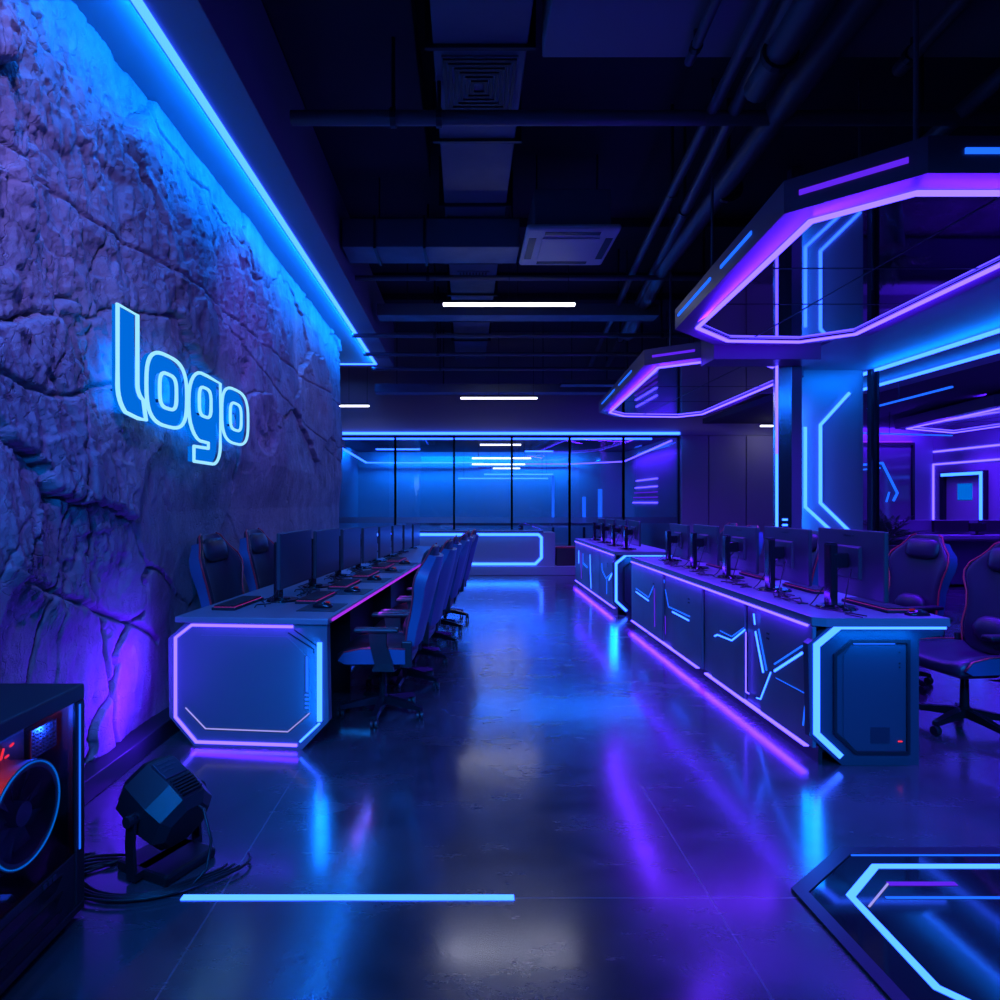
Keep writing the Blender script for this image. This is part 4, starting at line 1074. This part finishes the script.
ring(.135, .158, -.10, .03).build('fan_ring', 'fan', fan, True, angle=40)
ring(.150, .1535, .03, .034).build('fan_halo', 'blue_faint', fan)
m_ = MB(); m_.cyl((-.04, 0, 0), (.02, 0, 0), .042, .036, 24); m_.build('fan_hub', 'fan', fan, True, angle=40)
m_ = MB()
for k in range(9):
    a_ = 2*PI*k/9; secs = []
    for r_, tw in ((.038, .5), (.085, .38), (.132, .28)):
        cs = []
        for (u, v) in ((-.032, -.002), (.032, -.002), (.032, .002), (-.032, .002)):
            tt = u*math.cos(tw*2); xx_ = u*math.sin(tw*2)+v
            aa = a_+r_*1.5
            cs.append((xx_*.6-.02, math.cos(aa)*r_-math.sin(aa)*tt, math.sin(aa)*r_+math.cos(aa)*tt))
        secs.append(cs)
    m_.loft(secs)
m_.build('fan_blades', 'fan', fan)
MB().box(x0+.06, x1-.14, -.5, .5, .24, .72).build('motherboard', 'board', pc)
m_ = MB(); rnd = random.Random(5)
for k in range(16):
    yv = .10+k*.022; m_.bar((x1-.138, yv, .60+rnd.uniform(0, .035)), (x1-.138, yv+.016, .60+rnd.uniform(0, .045)), (1, 0, 0), .006, .004)
m_.build('red_glow_pattern', 'red', pc)
m_ = MB()
for k in range(8): m_.box(x1-.06, x1-.055, .41, .53, .60+k*.012, .604+k*.012); m_.box(x1-.06, x1-.055, .41+k*.017, .415+k*.017, .60, .69)
m_.build('mesh_vent', 'mesh', pc)
MB().box(x0+.05, x1-.12, -.3, .35, .788, .792).build('top_vent', 'gloss', pc)
ft = MB()
for sx in (x0+.05, x1-.05):
    for sy in (y0+.08, y1-.08): ft.cyl((sx, sy, 0), (sx, sy, .02), .025, n=12)
ft.build('foot', 'rubber', pc)
L = bpy.data.lights.new('case_fill_red', 'POINT'); L.energy = 4; L.color = (1, .05, .06); L.shadow_soft_size = .01  # added red point light filling the case interior
o = bpy.data.objects.new('case_fill_red', L); COL.objects.link(o); o.location = (PXF-.045, 1.72, .66)
L = bpy.data.lights.new('case_fill_blue', 'POINT'); L.energy = 3; L.color = (.01, .08, 1); L.shadow_soft_size = .01  # added blue point light so the fan and board show
o = bpy.data.objects.new('case_fill_blue', L); COL.objects.link(o); o.location = (PXF-.045, 2.06, .68)

# ------------------------------------------------------------------ stage light on the floor
sl = thing('stage_light', 'black stage light with a yoke on the floor between tower and left desk', 'stage light', (-1.17, 2.50, 0), R(-25))
MB().box(-.13, .14, -.12, .12, 0, .04, .012).build('base', 'rubber', sl)
Rt = Matrix.Translation((0, 0, .235)) @ Matrix.Rotation(R(28), 4, 'Y') @ Matrix.Scale(1.12, 4)
def octsec(x, r, ry=None): return [Rt @ Vector((x, (ry or r)*math.cos(PI/8+k*PI/4), r*math.sin(PI/8+k*PI/4))) for k in range(8)]
m_ = MB(); m_.loft([octsec(-.11, .10), octsec(-.10, .122), octsec(.02, .128), octsec(.09, .118), octsec(.115, .085)]); m_.build('housing', 'black', sl)
m_ = MB(); m_.loft([octsec(-.125, .098), octsec(-.109, .104)]); m_.build('lens', 'gloss', sl)
Rl = Rt @ Matrix.Rotation(R(20), 4, 'X')
MB().box(-.085, -.005, -.045, .045, .110, .122, .003, Rt).build('label_plate', 'screen', sl)
m_ = MB()
for k in range(3):
    for j in range(3-(k == 2)): m_.box(-.075+k*.018, -.069+k*.018, -.036+j*.025, -.018+j*.025, .1215, .1235, 0, Rt)
m_.build('label_marks', 'mesh', sl)
m_ = MB()
for k in range(6): m_.box(.008+k*.013, .014+k*.013, -.04, .04, .100, .124, 0, Rt)
m_.build('cooling_fin', 'metal', sl)
for s_ in (-1, 1):
    MB().loft([[(x-.022, s_*.15-.006, z), (x+.022, s_*.15-.006, z), (x+.022, s_*.15+.006, z), (x-.022, s_*.15+.006, z)] for x, z in ((.0, .012), (-.01, .14), (0, .255))]).build('yoke_arm', 'metal', sl)
    MB().cyl((0, s_*.13, .235), (0, s_*.175, .235), .022, n=12).build('yoke_knob', 'black', sl)
MB().box(-.022, .022, -.155, .155, .012, .04).build('yoke_foot', 'metal', sl)
cb = MB(); rnd = random.Random(9)
for k in range(4):
    pts = []
    a0 = rnd.uniform(0, .6)
    for m2 in range(26):
        f_ = m2/25; a_ = a0-f_*4.6
        rr = .22+.03*k+.03*math.sin(3*a_)
        pts.append((-1.17+math.cos(a_)*rr*1.05-.10*f_, 2.44+math.sin(a_)*rr*.55-.05*f_, .008+.004*k))
    for m2 in range(1, 9): pts.append((pts[25][0]-.045*m2*.5, pts[25][1]-.02*m2-.01*k*math.sin(m2), .008+.004*k))
    cb.tube(pts, .0055, 6)
cb.tube([(-1.07, 2.47, .26), (-1.0, 2.44, .24), (-.955, 2.40, .14), (-.96, 2.37, .05), (-1.0, 2.33, .012), (-1.1, 2.27, .008), (-1.27, 2.26, .008)], .0055, 6)
tag(cb.build('cable', 'rubber', None, True), 'tangle of black cable coiled round the stage light on the floor', 'cable')

# ------------------------------------------------------------------ lights in the floor
a = on_z(182, 898, .0); b = on_z(514, 898, .0)
s = thing('floor_light', 'straight blue light line set in the floor in the foreground', 'light strip', ((a.x+b.x)/2, a.y, 0))
MB().box(-(b.x-a.x)/2, (b.x-a.x)/2, -.014, .014, 0.0005, .004).build('diffuser', 'blue', s)
fi = thing('floor_inlay', 'dark glass octagonal inlay in the floor with blue light lines, bottom right', 'floor panel', (2.0, 2.1, 0))
o0 = Vector((2.0, 2.1, 0))
def fz(px, py, z=.003): return tuple(on_z(px, py, z)-o0)
left = [fz(845, 853), fz(800, 893), fz(905, 1003)]
out_ = [(-.48, .47), (-.795, .21), (-.775, -.36), (-.45, -.68), (.75, -.68), (1.05, -.36), (1.05, .15), (.75, .47)]
rim = [Vector((x, y, .001)) for x, y in out_]
MB().prism([(x*.985, y*.985, .002) for x, y in out_], (0, 0, 1), .004).build('glass_plate', pbr('inlay_glass', (.012, .014, .02), .07, spec=.9), fi)
MB().path([p for p in rim], (0, 0, 1), .05, .010, closed=True).build('rim', 'metal', fi)
MB().path([(-.47, .445, .006), (.75, .445, .006)], (0, 0, 1), .012, .003).build('light_strip', 'blue_dim', fi)
MB().path([(.74, .365, .006), (-.424, .365, .006), (-.63, .18, .006), (-.64, -.25, .006), (-.42, -.5, .006)], (0, 0, 1), .026, .003).build('light_strip', 'blue', fi)
MB().path([fz(886, 898, .006), (.74, fz(886, 898, .006)[1], .006)], (0, 0, 1), .010, .003).build('light_strip', 'blue_dim', fi)
MB().path([fz(888, 884, .006), fz(869, 907, .006)], (0, 0, 1), .006, .003).build('accent_line', 'ivory', fi)
MB().path([fz(888, 884, .006), fz(956, 884, .006)], (0, 0, 1), .020, .003).build('light_strip', 'purple_dim', fi)

# added coloured fill spots, mostly washing the rock wall
def spot(loc, tgt, e, col, size, blend=.9, name='fill_spot'):
    sp = bpy.data.lights.new(name, 'SPOT'); sp.energy = e; sp.color = col; sp.spot_size = R(size); sp.spot_blend = blend; sp.shadow_soft_size = .06
    o = bpy.data.objects.new(name, sp); COL.objects.link(o); o.location = loc
    o.rotation_euler = (Vector(tgt)-o.location).to_track_quat('-Z', 'Y').to_euler()
spot((-.5, .9, 3.7), (XW, 2.5, 3.0), 62, (.66, .54, 1), 50)
spot((-.75, 1.1, 3.6), (XW, 3.6, 1.5), 230, (.16, .13, 1), 80)
spot((-.6, 3.9, 3.7), (XW, 7.0, 1.8), 170, (.20, .12, 1), 75)
spot((-.85, 6.1, 3.6), (XW, 7.6, 3.0), 16, (.7, .5, 1), 45)
# wide blue fill lamp added behind the viewer, no light line built there
lamp((-2.5, -.9, 3.2), (3.5, -.9, 3.2), .3, (0, 1, -.62), (.0, .2, 1), 95, 'rear_fill', 58)
spot((2.6, 9.6, 3.3), (5.4, 13, 1.4), 60, (.45, .35, 1), 60)  # added fill spot brightening the grey panels right of the glass
